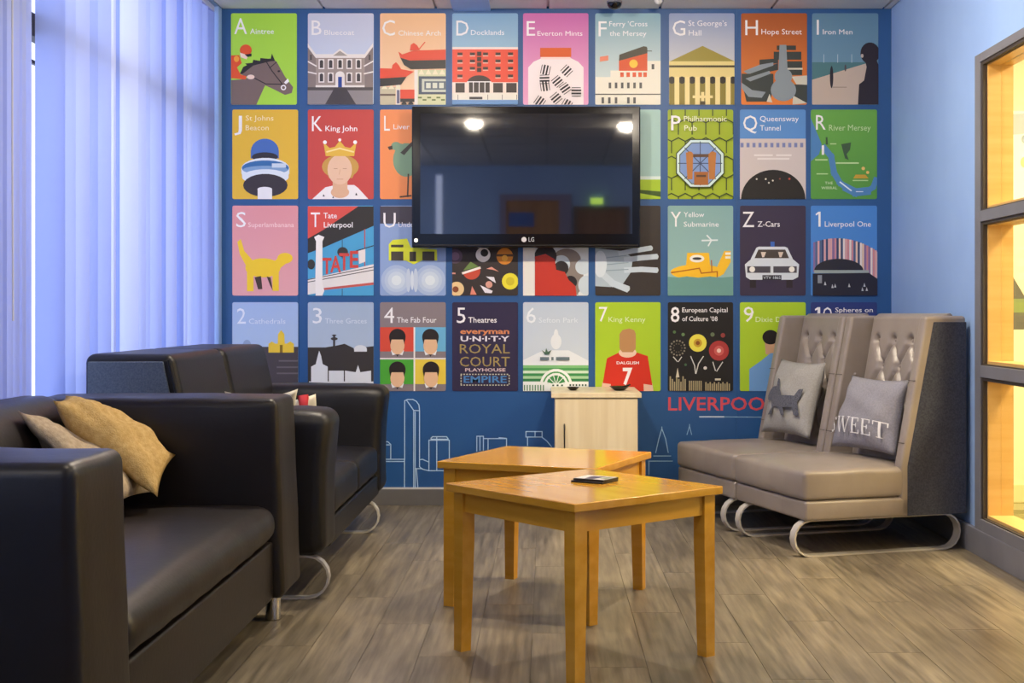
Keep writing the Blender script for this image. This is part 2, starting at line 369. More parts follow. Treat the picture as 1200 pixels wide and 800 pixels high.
# ------------------------------------------------------------------ lamps
def downlight(x, y, k, label):
    t = empty('downlight', (x, y, ZC), label=label, cat='ceiling light', group='round ceiling downlights')
    lathe('trim_ring', [(.056, .0), (.085, -.001), (.088, -.004), (.08, -.008), (.056, -.008)], M_white_pl, t)
    m = mat('lamp_dome_%d' % int(k * 100), '#FFE8C8', .4, emit=DOWNLIGHT_E * k); bsdf(m).inputs['Emission Color'].default_value = DOWNLIGHT_COL + (1,)
    lathe('lamp_dome', [(.055, -.004), (.054, -.016), (.046, -.030), (.030, -.040), (.012, -.045), (.001, -.046)], m, t, seg=16)
for x, y, k, w in ((-.55, 2.45, .3, 'mirrored at the left of the television screen'), (.62, 2.3, .3, 'mirrored at the right of the television screen'), (-.55, 4.75, 1, 'over the black sofa'), (.62, 4.75, 1, 'over the two beech tables'), (1.3, .5, .3, 'near the doors behind the camera'), (-1.42, .5, .3, 'near the window behind the camera')):  # last two are unseen extras, added to brighten the wall mirrored in the screen
    downlight(x, y, k, 'round frosted ceiling downlight ' + w)
def office_lamp(x, y, w):
    t = empty('office_light', (x, y, ZC), label='square light panel in the office ceiling ' + w, cat='ceiling light', group='office ceiling light panels')
    box('light_frame', (-.3, .3, -.3, .3, -.012, 0), M_white_pl, t); box('diffuser', (-.28, .28, -.28, .28, -.015, -.012), mat('office_diffuser', '#FFE9B0', .5, emit=3, emit_col='#FFDE9A'), t)
    l = bpy.data.lights.new('office_lamp', 'AREA'); l.size = .55; l.energy = OFFICE_W; l.color = OFFICE_COL
    lo = bpy.data.objects.new('lamp', l); COL.objects.link(lo); lo.parent = t; lo.location = (0, 0, -.02)
office_lamp(2.9, 5.2, 'near the cream far wall'); office_lamp(2.75, 3.8, 'nearer the camera')
# ------------------------------------------------------------------ lettering and flat shapes
_tc = {}; CAP = .685
def text_data(txt, bold=0.0):
    k = (txt, bold); key0 = k
    if k in _tc: return _tc[k]
    cu = bpy.data.curves.new('lettering', 'FONT'); cu.body = txt; cu.size = 1; cu.resolution_u = 2; cu.offset = bold; cu.fill_mode = 'FRONT'
    o = bpy.data.objects.new('lettering', cu); COL.objects.link(o)
    dg = bpy.context.evaluated_depsgraph_get(); me = o.evaluated_get(dg).to_mesh()
    vs = [(v.co.x, v.co.y) for v in me.vertices]; fs = [tuple(p.vertices) for p in me.polygons]
    o.evaluated_get(dg).to_mesh_clear(); bpy.data.objects.remove(o); bpy.data.curves.remove(cu)
    if txt == '#cap': raise ValueError
    cap = CAP
    xa = min(x for x, _ in vs); xb = max(x for x, _ in vs)
    _tc[k] = ([((x - xa) / (xb - xa), y / cap) for x, y in vs], fs); return _tc[k]
def text_mesh(txt, x0, x1, yb, cap, to3, bold=0.0, name='lettering', cuts=0):
    """text fitted between x0 and x1 (baseline yb, y down) placed by to3(x, y)"""
    vs, fs = text_data(txt, bold); bm = bmesh.new()
    V = [bm.verts.new((x0 + u * (x1 - x0), yb - v * cap, 0)) for u, v in vs]
    for f in fs:
        try: bm.faces.new([V[i] for i in f])
        except ValueError: pass
    if cuts:
        bmesh.ops.triangulate(bm, faces=bm.faces); bmesh.ops.subdivide_edges(bm, edges=bm.edges, cuts=cuts)
    for v in bm.verts: v.co = Vector(to3(v.co.x, v.co.y))
    me = bpy.data.meshes.new(name); bm.to_mesh(me); bm.free(); return me

# ------------------------------------------------------------------ brown sofa in the foreground
s1 = empty('leather_sofa', (-1.15, 3.17, 0), label='dark brown leather sofa in the foreground with mustard cushions on it', cat='sofa')
def armdef(front, lean):
    def f(p, u):
        k = max(0, (p.x + 1.1) / .33)
        return (p.x + k * lean * (.5 - .5 * u.z), p.y, p.z)
    return f
for y0, y1 in ((2.2, 2.47), (3.86, 4.14)):
    a = inw(softbox('arm', (-1.50, -.775, y0, y1, .10, .674), .024, M_brown, n=(10, 4, 8), crown=[(2, 1, .008), (1, -1, .012), (1, 1, .012)], f=armdef(-.775, .022), noise=.0015), s1)
inw(softbox('backrest', (-1.52, -1.26, 2.46, 3.87, .10, .69), .085, M_brown, n=(6, 20, 12), crown=[(0, 1, .03)],
    f=lambda p, u: (p.x - max(0, min(1, (u.x + 1) / 2)) * max(0, p.z - .3) * .28, p.y, p.z)), s1)
inw(softbox('seat_cushion', (-1.30, -.772, 2.475, 3.855, .27, .372), .045, M_brown, n=(8, 18, 3), crown=[(2, 1, .022), (0, 1, .012)], noise=.002), s1)
inw(softbox('front_rail', (-1.45, -.785, 2.465, 3.865, .10, .266), .008, M_brown, n=(4, 10, 3)), s1)
for x, y in ((-.822, 4.045), (-.822, 2.3), (-1.42, 4.045), (-1.42, 2.3)):
    inw(lathe('leg', [(.020, 0), (.023, .004), (.023, .108), (.02, .112)], M_chrome, loc=(x, y, 0)), s1)
setp(pillow('mustard_cushion', (-1.315, 3.58, .69), (-1.36, 3.80, .690), (-1.054, 3.82, .520), (-1.03, 3.56, .435), .105, M_mustard, wr=.005, seed=3),
     'mustard corduroy cushion lying diagonally on top of the beige one', 'cushion', 'corduroy cushions on the brown sofa')
setp(pillow('beige_cushion', (-1.345, 3.42, .675), (-1.37, 3.74, .60), (-1.10, 3.74, .425), (-1.09, 3.38, .435), .08, M_beige, wr=.004, seed=5),
     'beige corduroy cushion underneath the mustard one on the brown sofa', 'cushion', 'corduroy cushions on the brown sofa')

# ------------------------------------------------------------------ black sofa with sled legs
s2 = empty('sled_sofa', (-1.1, 5.15, 0), label='black leather sofa on steel sled legs against the window blind', cat='sofa')
def flare(p, u):
    k = max(0, min(1, (p.x + 1.0) / .3)); t = max(0, (p.z - .36) / .25)
    return (p.x + k * .038 * t * t * (3 - 2 * min(t, 1)) * .5 - k * .01, p.y, p.z)
for y0, y1 in ((4.3, 4.555), (5.745, 6.0)):
    inw(softbox('arm', (-1.44, -.700, y0, y1, .14, .606), .045, M_black, n=(10, 4, 8), crown=[(2, 1, .012), (1, -1, .010), (1, 1, .010)], f=flare, noise=.002), s2)
inw(softbox('base', (-1.45, -.722, 4.5, 5.8, .14, .230), .01, M_black, n=(4, 8, 2)), s2)
for y0, y1 in ((4.56, 5.147), (5.153, 5.74)):
    inw(softbox('seat_cushion', (-1.2, -.718, y0, y1, .232, .352), .03, M_black, n=(6, 8, 3), crown=[(2, 1, .02)], noise=.002), s2)
for y0, y1 in ((4.37, 5.045), (5.065, 5.80)):
    b = inw(prism('backrest', [(-1.505, .14), (-1.12, .14), (-1.12, .36), (-1.215, .79), (-1.505, .79)], y0, y1, M_black, bev=.03, seg=4), s2)
    if y0 < 5:
        p = prism('side_panel', [(-1.49, .16), (-1.16, .16), (-1.16, .36), (-1.245, .765), (-1.49, .765)], 4.362, 4.372, M_charcoal_lit, bev=.003); p['label'] = 'charcoal fabric side panel'; inw(p, s2)
        inw(tube('piping', [(-1.135, 4.372, .16), (-1.135, 4.372, .36), (-1.228, 4.372, .77)], .006, M_black), s2)
def sled_path(x0, x1, z0, z1, n=9):
    r = (z1 - z0) / 2; P = []
    for i in range(n): a = -math.pi / 2 + math.pi * i / (n - 1); P.append((x1 - r + r * math.cos(a), 0, z0 + r + r * math.sin(a)))
    for i in range(n): a = math.pi / 2 + math.pi * i / (n - 1); P.append((x0 + r + r * math.cos(a), 0, z0 + r + r * math.sin(a)))
    return P
for y in (4.35, 5.65):
    inw(sweep('sled_leg', [(x, y, z) for x, _, z in sled_path(-1.45, -.703, .003, .138)], .036, .007, M_sled, closed=True), s2)
p = setp(empty('cream_cushion', (-.98, 4.75, .36)), 'plain cream cushion peeking over the near arm of the black sofa', 'cushion')
inw(pillow('cover', (-1.118, 4.665, .652), (-.862, 4.665, .660), (-.87, 4.80, .375), (-1.12, 4.80, .375), .08, M_creamfab, seed=8, pull=.17), p)
p = setp(empty('striped_cushion', (-.93, 4.9, .36)), 'cream cushion with a red stripe behind the near arm of the black sofa', 'cushion')
Ac, Bc, Cc, Dc = (-1.05, 4.84, .60), (-.83, 4.84, .632), (-.80, 4.96, .38), (-1.06, 4.96, .375)
inw(pillow('cover', Ac, Bc, Cc, Dc, .08, M_creamfab, seed=9, pull=.1), p)
sa, sb, sc_, sd = [tuple(Vector(a) * (1 - t) + Vector(b) * t + Vector((0, -.006, .003))) for a, b, t in ((Ac, Bc, .70), (Ac, Bc, .88), (Dc, Cc, .88), (Dc, Cc, .70))]
inw(pillow('stripe', sa, sb, sc_, sd, .088, M_redfab, n=8, wr=0, pull=0), p)

# ------------------------------------------------------------------ high-backed booth chairs
PHI = R(17); P0 = Vector((.974, 5.045, 0)); CW, CD = .615, .70
eu = Vector((math.cos(PHI), math.sin(PHI), 0)); ev = Vector((-math.sin(PHI), math.cos(PHI), 0))
def back_u(z): return .530 + .105 * (z - .33) / .57
def tufted(parent, y0, y1):
    nu, nz = 60, 72; z0, z1 = .33, .905; w = y1 - y0; btn = []
    rows = 5
    for r_ in range(rows):
        zz = z1 - .095 - r_ * .105
        nb = 4 if r_ % 2 == 0 else 3
        for k in range(nb): btn.append((y0 + w * ((k + .5) / 4 if nb == 4 else (k + 1) / 4), zz, r_))
    segs = [(a, b) for a in btn for b in btn if b[2] == a[2] + 1 and abs(a[0] - b[0]) < w * .2]
    def disp(y, z):
        d = 0
        for (by, bz, _) in btn:
            q = ((y - by) ** 2 + (z - bz) ** 2); d = max(d, math.exp(-q / (2 * .013 ** 2)))
        e = 0
        for a, b in segs:
            ax_, az, bx_, bz = a[0], a[1], b[0], b[1]; dx, dz = bx_ - ax_, bz - az; t = max(0, min(1, ((y - ax_) * dx + (z - az) * dz) / (dx * dx + dz * dz)))
            q = (y - ax_ - t * dx) ** 2 + (z - az - t * dz) ** 2; e = max(e, math.exp(-q / (2 * .0065 ** 2)))
        return max(d * .040, e * .026)
    bm = bmesh.new(); g = {}
    for i in range(nu + 1):
        for k in range(nz + 1):
            y = y0 + w * i / nu; z = z0 + (z1 - z0) * k / nz
            e = min(1, (1 - abs(2 * i / nu - 1)) / .12); cr = .022 * math.sqrt(max(0, 1 - (1 - e) ** 2))
            g[i, k] = bm.verts.new((back_u(z) - cr + disp(y, z) * e, y, z))
        for q, (du, dz) in enumerate(((.004, .008), (.012, .015), (.026, .017))):
            g[i, nz + 1 + q] = bm.verts.new((back_u(z1) + du, y0 + w * i / nu, z1 + dz))
        g[i, nz + 4] = bm.verts.new((CD - .03, y0 + w * i / nu, z1 + .01)); g[i, nz + 5] = bm.verts.new((CD - .03, y0 + w * i / nu, z0))
    tot = nz + 6
    for i in range(nu):
        for k in range(tot - 1): bm.faces.new((g[i, k], g[i, k + 1], g[i + 1, k + 1], g[i + 1, k]))
    bm.faces.new([g[0, k] for k in range(tot)]); bm.faces.new([g[nu, k] for k in range(tot)][::-1])
    for i in range(nu): bm.faces.new((g[i, 0], g[i + 1, 0], g[i + 1, tot - 1], g[i, tot - 1]))
    o = link('tufted_backrest', mesh_bm(bm, 'tufted'), M_taupe, parent, smooth=True); o.data.set_sharp_from_angle(angle=R(75))
    for (by, bz, _) in btn:
        bb = lathe('button', [(.001, -.003), (.006, -.002), (.008, .001), (.005, .004), (.001, .005)], M_taupe, o, seg=10, loc=(back_u(bz) - .002, by, bz)); bb.rotation_euler = (0, R(-90), 0)
WT = .05
def wing_poly(a=0):
    return [(.405 + a, .14 + a), (.405 + a, .335), (.52 + a * 1.1, .912 - a), (CD - a, .912 - a), (CD - a, .14 + a)]
def booth(j, label):
    t = empty('booth_chair', tuple(P0 + ev * (j * (CW + .014))), PHI, label=label, cat='chair', group='high-backed booth chairs')
    softbox('base', (0, .46, .0, CW, .14, .214), .012, M_taupe, t, n=(5, 6, 2))
    softbox('seat_cushion', (-.006, .53, .0015, CW - .0015, .216, .326), .018, M_taupe, t, n=(8, 8, 3), crown=[(2, 1, .022), (0, -1, .008)], noise=.0015)
    box('back_shell', (CD - .035, CD, WT * .5, CW - WT * .5, .14, .905), M_charcoal, t, bev=.006)
    for k, (y0, y1) in enumerate(((0, WT), (CW - WT, CW))):
        wg = prism('wing', wing_poly(), y0, y1, M_taupe, t, bev=.014, seg=4)
        ys = (y0 - .003, y0 + .004) if k == 0 else (y1 - .004, y1 + .003)
        q = prism('side_panel', [(.437, .142), (.437, .335), (.552, .888), (CD - .002, .888), (CD - .002, .142)], ys[0], ys[1], M_charcoal, wg, bev=.0015, seg=1); q['label'] = 'charcoal fabric outer side panel'
        for zz in (.42, .66):
            uu = .405 + .115 * (zz - .335) / .577
            box('seam', (uu - .0012, uu + .05, y0 + .004, y1 - .004 if k == 0 else y1 + .0004, zz, zz + .0025), M_seam2, wg)
        if k:
            bb = lathe('button', [(.001, -.003), (.007, -.002), (.009, .001), (.005, .004), (.001, .005)], M_taupe, wg, seg=10, loc=(.535, y0 - .001, .66)); bb.rotation_euler = (R(90), 0, 0)
    tufted(t, WT + .002, CW - WT - .002)
    for y in (.045, CW - .085):
        sweep('sled_leg', [(x, y, z) for x, _, z in sled_path(-.03, CD - .012, .003, .138)], .040, .007, M_sled, t, closed=True)
    return t
booth(0, 'taupe tufted high-backed chair nearest the camera holding the lettered cushion')
booth(1, 'taupe tufted high-backed chair by the mural holding the dog cushion')
# scatter cushions with prints
def inv_affine(o, e1, e2):
    det = e1[0] * e2[1] - e2[0] * e1[1]
    return lambda x, y: (((x - o[0]) * e2[1] - e2[0] * (y - o[1])) / det, (e1[0] * (y - o[1]) - (x - o[0]) * e1[1]) / det)
def on_pillow(A, B, C, D, t, pull=.07, lift=.004):
    A, B, C, D = map(Vector, (A, B, C, D)); nrm = (B - A).cross(D - A).normalized(); s = 1 if nrm.dot(Vector((0, 0, CH)) - A) > 0 else -1
    def f(a, b):
        u, v = 2 * a - 1, 2 * b - 1; u = max(-1, min(1, u)); v = max(-1, min(1, v))
        uu = u * (1 - pull * (1 - v * v)); vv = v * (1 - pull * (1 - u * u)); a, b = (uu + 1) / 2, (vv + 1) / 2
        p = A * (1 - a) * (1 - b) + B * a * (1 - b) + C * a * b + D * (1 - a) * b
        k = ((1 - abs(u) ** 2.6) * (1 - abs(v) ** 2.6)) ** .62
        return p + nrm * s * (t / 2 * k + lift)
    return f
TLd, TRd, BRd, BLd = (1.095, 6.25, .711), (1.235, 5.93, .704), (1.150, 5.86, .372), (.992, 6.19, .376)
p = setp(empty('dog_cushion', tuple((Vector(BRd) + Vector(BLd)) / 2)), 'pale grey linen cushion with a small terrier print on the far chair', 'cushion')
inw(pillow('cover', TLd, TRd, BRd, BLd, .12, M_linen, seed=2, wr=.0035), p)
fm = on_pillow(TLd, TRd, BRd, BLd, .12, lift=.013); iv = inv_affine((190, 100), (275, 30), (-120, 420))
dog = [(150, 335), (165, 310), (190, 288), (215, 285), (222, 240), (232, 248), (232, 300), (240, 335), (300, 335), (322, 300), (338, 295), (322, 340), (308, 365), (300, 435), (280, 432), (282, 395), (240, 400), (238, 440), (222, 440), (218, 400), (190, 395), (172, 436), (150, 436), (180, 400), (180, 360), (158, 358)]
bm = bmesh.new(); bm.faces.new([bm.verts.new((x, y, 0)) for x, y in dog]); bm.normal_update(); bmesh.ops.triangulate(bm, faces=bm.faces); bmesh.ops.subdivide_edges(bm, edges=bm.edges, cuts=4, use_grid_fill=True)
for v in bm.verts:
    a_, b_ = iv(v.co.x, v.co.y); v.co = fm(.5 + (a_ - .40) * 1.2, .55 + (b_ - .55) * 1.1)
inw(link('dog_print', mesh_bm(bm, 'dog'), noise_mat('dog_print_tweed', '#3E404C', '#6A6C76', (120, 120, 120), 2, .95)), p)
TLs, TRs, BRs, BLs = (1.285, 5.64, .662), (1.425, 5.275, .660), (1.362, 5.235, .366), (1.190, 5.62, .366)
p = setp(empty('lettered_cushion', tuple((Vector(BRs) + Vector(BLs)) / 2)), 'grey canvas cushion with large white lettering on the near chair', 'cushion')
inw(pillow('cover', TLs, TRs, BRs, BLs, .125, M_denim, seed=4, wr=.0035), p)
fm2 = on_pillow(TLs, TRs, BRs, BLs, .125, lift=.014)
GL = {'W': [((-.02, 0), (.2, 0), .07), ((.34, 0), (.56, 0), .07), ((.84, 0), (1.04, 0), .07), ((.09, 0), (.30, 1), .15), ((.30, 1), (.46, .05), .07), ((.46, .05), (.70, 1), .15), ((.70, 1), (.94, 0), .07)],
 'E': [((0, .03), (.86, .03), .07), ((0, .97), (.92, .97), .07), ((.2, 0), (.2, 1), .2), ((.2, .49), (.62, .49), .07), ((.84, 0), (.84, .24), .08), ((.9, .76), (.9, 1), .08), ((.62, .36), (.62, .62), .08)],
 'T': [((0, .03), (1, .03), .07), ((.5, 0), (.5, 1), .19), ((.28, .97), (.72, .97), .07), ((.03, 0), (.03, .26), .08), ((.97, 0), (.97, .26), .08)],
 'S': [((.85, .2), (.5, .04), .1), ((.5, .04), (.18, .2), .13), ((.18, .2), (.35, .44), .15), ((.35, .44), (.7, .56), .17), ((.7, .56), (.85, .78), .15), ((.85, .78), (.5, .96), .13), ((.5, .96), (.12, .8), .1), ((.86, 0), (.86, .24), .07), ((.1, .74), (.1, 1), .07)]}
wp_ = mat('white_print', '#E6E6E6', .9)
for ch, x0, x1 in (('S', .03, .16), ('W', .185, .43), ('E', .455, .60), ('E', .625, .77), ('T', .79, .96)):
    bm = bmesh.new()
    for (ax0, ay0), (bx0, by0), w in GL[ch]:
        sx_, sy_ = x1 - x0, .215; A_ = Vector((x0 + ax0 * sx_, .62 + ay0 * sy_)); B_ = Vector((x0 + bx0 * sx_, .62 + by0 * sy_)); d_ = (B_ - A_).normalized(); n_ = Vector((-d_.y, d_.x)) * w * .15 / 2; ns = 6
        R_ = [[bm.verts.new(fm2(*(A_.lerp(B_, i_ / ns) + n_ * s_))) for s_ in (-1, 1)] for i_ in range(ns + 1)]
        for i_ in range(ns): bm.faces.new((R_[i_][0], R_[i_][1], R_[i_ + 1][1], R_[i_ + 1][0]))
    inw(link('letter', mesh_bm(bm, 'letter'), wp_), p)

# ------------------------------------------------------------------ tables
def table(x, y, rot, label):
    t = empty('coffee_table', (x, y, 0), rot, label=label, cat='table', group='square beech coffee tables')
    h, ov, H, th = .267, .016, .457, .022
    box('tabletop', (-h, h, -h, h, H - th, H), M_table, t, bev=.003)
    lw, lb = .040, .033
    for sx in (-1, 1):
        for sy in (-1, 1):
            bm = bmesh.new(); o = h - ov; rows = []
            for z, w in ((0, lb), (.30, lw), (H - th, lw)):
                rows.append([bm.verts.new((sx * (o - a * w), sy * (o - b * w), z)) for a, b in ((0, 0), (1, 0), (1, 1), (0, 1))])
            for A, B in zip(rows, rows[1:]):
                for k in range(4): bm.faces.new((A[k], A[(k + 1) % 4], B[(k + 1) % 4], B[k]))
            bm.faces.new(rows[0]); bm.faces.new(rows[-1]); link('leg', mesh_bm(bm, 'leg'), M_table, t)
    o = h - ov - .008; w = .018; e = h - ov - lw; z0 = H - th - .054
    box('apron', (-e, e, -o, -o + w, z0, H - th), M_table, t); box('apron', (-e, e, o - w, o, z0, H - th), M_table, t)
    for s in (-1, 1):
        ap = box('apron', (-e, e, s * o - w / 2 - s * w / 2, s * o + w / 2 - s * w / 2, z0, H - th), M_table, t); ap.rotation_euler = (0, 0, R(90))
    return t
table(.101, 3.651, -.871, 'beech coffee table in front with dark coasters on its top')
table(.005, 4.369, -.394, 'beech coffee table standing behind the front one with an empty top')
c = setp(empty('coaster_stack', (.134, 3.715, .457), R(-32)), 'small stack of dark printed coasters on the front table', 'coasters')
box('lower_coaster', (-.05, .05, -.045, .045, 0, .005), M_black_pl, c, bev=.001)
uc = box('upper_coaster', (-.045, .052, -.04, .042, .005, .011), M_black_pl, c, bev=.001)
def flat(name, pts, z, m, parent):
    bm = bmesh.new(); bm.faces.new([bm.verts.new((x, y, z)) for x, y in pts]); return link(name, mesh_bm(bm, name), m, parent)
flat('print', [(-.043, -.038), (.05, -.038), (.05, .04), (-.043, .04)], .0114, ink('#D8D2D0'), uc)
flat('print', [(-.012, -.036), (.015, -.036), (.022, .03), (-.02, .02)], .0116, ink('#4A4058'), uc)
flat('print', [(.026, -.02), (.046, -.02), (.046, .03), (.026, .03)], .0116, ink('#8A9078'), uc)

# ------------------------------------------------------------------ cabinet
cb = empty('cabinet', (.223, 5.95, 0), label='small pale maple cabinet standing against the mural', cat='cabinet')
box('worktop', (-.2, .2, 0, .50, .547, .569), M_maple, cb, bev=.002)
box('body', (-.184, .184, .022, .498, 0, .546), M_maple, cb)
d = box('door', (-.183, .183, .006, .021, .02, .543), M_maple, cb, bev=.0015)
tube('handle', [(-.142, .006, .43), (-.142, -.012, .425), (-.142, -.016, .41), (-.142, -.016, .32), (-.142, -.012, .305), (-.142, .006, .30)], .0035, mat('dark_steel', '#4A4642', .35, .8), d)
o = setp(empty('small_dish', (.123, 6.15, .569)), 'small black dish at the left of the cabinet top', 'dish')
lathe('bowl', [(.012, 0), (.015, .002), (.028, .014), (.030, .016), (.026, .014), (.012, .005), (.001, .004)], M_gloss, o)
o = setp(empty('shallow_bowl', (.335, 6.14, .569)), 'wider black bowl at the right of the cabinet top', 'bowl')
lathe('bowl', [(.02, 0), (.024, .002), (.043, .017), (.046, .020), (.041, .018), (.02, .006), (.001, .005)], M_gloss, o)
ln = tube('spoon', [(-.01, 0, .010), (.02, 0, .018), (.05, .005, .027)], .004, M_gloss, o)

# ------------------------------------------------------------------ television
TY = 6.36
tx = lambda p: (p - VX) * TY / F
tz = lambda p: CH - (p - HY) * TY / F
tv = empty('television', ((tx(482) + tx(751)) / 2, TY, tz(290)), label='large black flat-screen television mounted on the poster wall', cat='television')
X0, X1, Z0, Z1 = tx(482.5), tx(750.5), tz(290), tz(124.5)
inw(box('bezel', (X0, X1, TY, TY + .05, Z0, Z1), M_gloss, bev=.006, seg=3), tv)
inw(box('rear_housing', (X0 + .12, X1 - .12, TY + .05, TY + .075, Z0 + .1, Z1 - .1), M_black_pl), tv)
inw(box('wall_bracket', (-.3, .1, TY + .075, WALL - .008, Z0 + .26, Z1 - .2), M_black_pl), tv)
sx0, sx1, sz0, sz1 = tx(492.5), tx(741), tz(274), tz(133)
inw(box('screen', (sx0, sx1, TY - .002, TY + .002, sz0, sz1), M_screen), tv)
inw(box('lower_trim', (X0 + .01, X1 - .01, TY - .0015, TY + .002, tz(288), tz(286.6)), mat('smoked_trim', '#3A3632', .25, .6), bev=.0005), tv)
T3 = lambda x, y: (tx(x), TY - .001, tz(y))
inw(link('lettering', text_mesh('LG', 619.5, 626, 283, 5, T3), ink('#C9C9C9')), tv)
def disc_pts(cx, cy, r, ry=None, n=24, a0=0, a1=360): return [(cx + r * math.cos(R(a0 + (a1 - a0) * i / n)), cy + (ry or r) * math.sin(R(a0 + (a1 - a0) * i / n))) for i in range(n + (0 if a1 - a0 == 360 else 1))]
bm = bmesh.new(); bm.faces.new([bm.verts.new(T3(*q)) for q in disc_pts(614, 280.6, 3)]); inw(link('logo', mesh_bm(bm, 'logo'), ink('#D5D0D2')), tv)
bm = bmesh.new(); bm.faces.new([bm.verts.new(T3(*q)) for q in disc_pts(487.5, 281.5, 2.2)]); inw(link('power_light', mesh_bm(bm, 'led'), mat('power_light', '#FFF2D8', .4, emit=1.2)), tv)

# ------------------------------------------------------------------ vertical blind
vb = empty('vertical_blind', (XL - .042, 4.8, 2.29), label='blue vertical blind of fabric slats across the left window', cat='blind')
inw(box('headrail', (XL - .067, XL - .017, 2.76, 6.39, 2.355, 2.383), mat('blue_headrail', '#A8B2E0', .5), bev=.003), vb)
bm = bmesh.new(); SWD = .127; nn = 8
fr_ = []
for i in range(nn + 1):
    y = -SWD / 2 + SWD * i / nn; fr_.append((.006 * (1 - (2 * i / nn - 1) ** 2), y))
rows = [[bm.verts.new((x + o_, y, z)) for x, y in fr_] for o_, z in ((0, -1.96), (0, 0))]
for i in range(nn):
    bm.faces.new((rows[0][i], rows[0][i + 1], rows[1][i + 1], rows[1][i]))
slat_me = mesh_bm(bm, 'slat')
def slat(y, ang, x):
    o = link('slat', slat_me, M_blind, None, smooth=True, loc=(x, y, 2.358)); o.rotation_euler = (0, 0, R(ang)); inw(o, vb); return o
XS = XL - .042
def slat_px(px, ang):
    h = SWD / 2; X = XS + h * math.sin(R(ang)); Y = F * -X / (VX - px); slat(Y + h * math.cos(R(ang)), ang, XS); return Y
slat_px(24, 10)
ym = slat_px(41, -26)
rs = random.Random(23)
y = ym + .165
while y < 6.37: slat(y, rs.choice((-30, -8, -22, 4, -36, -14)), XS); y += .112 + rs.uniform(-.008, .008)
y = F * -XS / (VX - 25) - .03; k = 0
while y > 2.8: slat(y, (-6, -24, -14)[k % 3], XS + (.012, -.004, .004)[k % 3]); y -= .048; k += 1
inw(tube('control_chain', [(XL + .01, 3.90, 2.33), (XL + .01, 3.90, 1.4), (XL + .01, 3.905, .9)], .003, M_white_pl, seg=6), vb)

# ------------------------------------------------------------------ small ceiling fittings and office things
o = setp(empty('dome_camera', (wx(720) * .975, 6.3, ZC)), 'small black dome camera on the ceiling above the television', 'camera')
lathe('mount', [(.036, 0), (.036, -.008), (.03, -.01)], M_grey, o); lathe('dome', [(.034, -.008), (.033, -.018), (.026, -.03), (.014, -.037), (.001, -.039)], M_gloss, o)
o = setp(empty('ceiling_sensor', (wx(772) * .97, 6.28, ZC)), 'tiny white round sensor on the ceiling beside the dome camera', 'sensor')
lathe('sensor_body', [(.02, 0), (.02, -.006), (.014, -.014), (.006, -.018), (.001, -.019)], M_white_pl, o)
def at(px, py, Y): return ((px - VX) * Y / F, Y, CH - (py - HY) * Y / F)
ps = setp(empty('wall_poster', at(1200, 180, OY1 - .01)), 'white paper poster pinned high on the cream office wall', 'poster')
x0, _, zt = at(1182, 130, OY1); x1, _, zb = at(1230, 236, OY1)
inw(box('sheet', (x0, x1, OY1 - .006, OY1 - .002, zb, zt), ink('#F4EFE2')), ps)
def wpoly(name, pts, m, parent, Y):
    bm = bmesh.new(); bm.faces.new([bm.verts.new(at(px, py, Y)) for px, py in pts]); return inw(link(name, mesh_bm(bm, name), m), parent)
wpoly('print', [(1182, 134), (1226, 131), (1226, 148), (1210, 156), (1182, 158)], ink('#AEB8BE'), ps, OY1 - .0075)
wpoly('print', disc_pts(1201, 163, 4, 5), ink('#9AA8AE'), ps, OY1 - .0075); wpoly('print', disc_pts(1200, 190, 4, 6), ink('#C9C08A'), ps, OY1 - .0075)
bn = setp(empty('hanging_banner', at(1180, 235, OY1 - .01)), 'narrow lilac banner hanging beside the white office poster', 'banner')
x0, _, zt = at(1172, 161, OY1); x1, _, zb = at(1187, 234, OY1)
inw(box('cloth', (x0, x1, OY1 - .008, OY1 - .003, zb, zt), ink('#8F8CB8')), bn); wpoly('print', [(1176, 195), (1185, 195), (1185, 222), (1176, 222)], ink('#A8C8C8'), bn, OY1 - .0095)
YE = 6.3
es = setp(empty('display_easel', at(1190, 500, YE)[:2] + (0,)), 'dark easel board with a green ledge seen through the middle pane', 'easel')
A = at(1168, 292, YE); B = at(1212, 366, YE); Cz = at(1168, 366, YE)
o = inw(prism('board', [(A[0], A[2]), (B[0], B[2]), (Cz[0], Cz[2])], YE, YE + .02, mat('slate_board', '#5E5C50', .7)), es)
g0 = at(1166, 350, YE); g1 = at(1216, 366, YE); g2 = at(1216, 386, YE)
inw(box('ledge', (g0[0], g1[0], YE - .03, YE - .001, g1[2], g0[2]), mat('olive_green', '#7C8A50', .7)), es)
inw(box('trough', (g0[0], g1[0], YE - .03, YE + .02, g2[2], g1[2]), mat('slate_board', '#5E5C50', .7)), es)
inw(box('post', (at(1184, 0, YE)[0], at(1187, 0, YE)[0], YE - .01, YE + .005, 0, g2[2]), mat('post_metal', '#A09A6A', .5)), es)
inw(box('foot', (g0[0], g1[0], YE - .1, YE + .1, 0, .015), mat('post_metal', '#A09A6A', .5)), es)

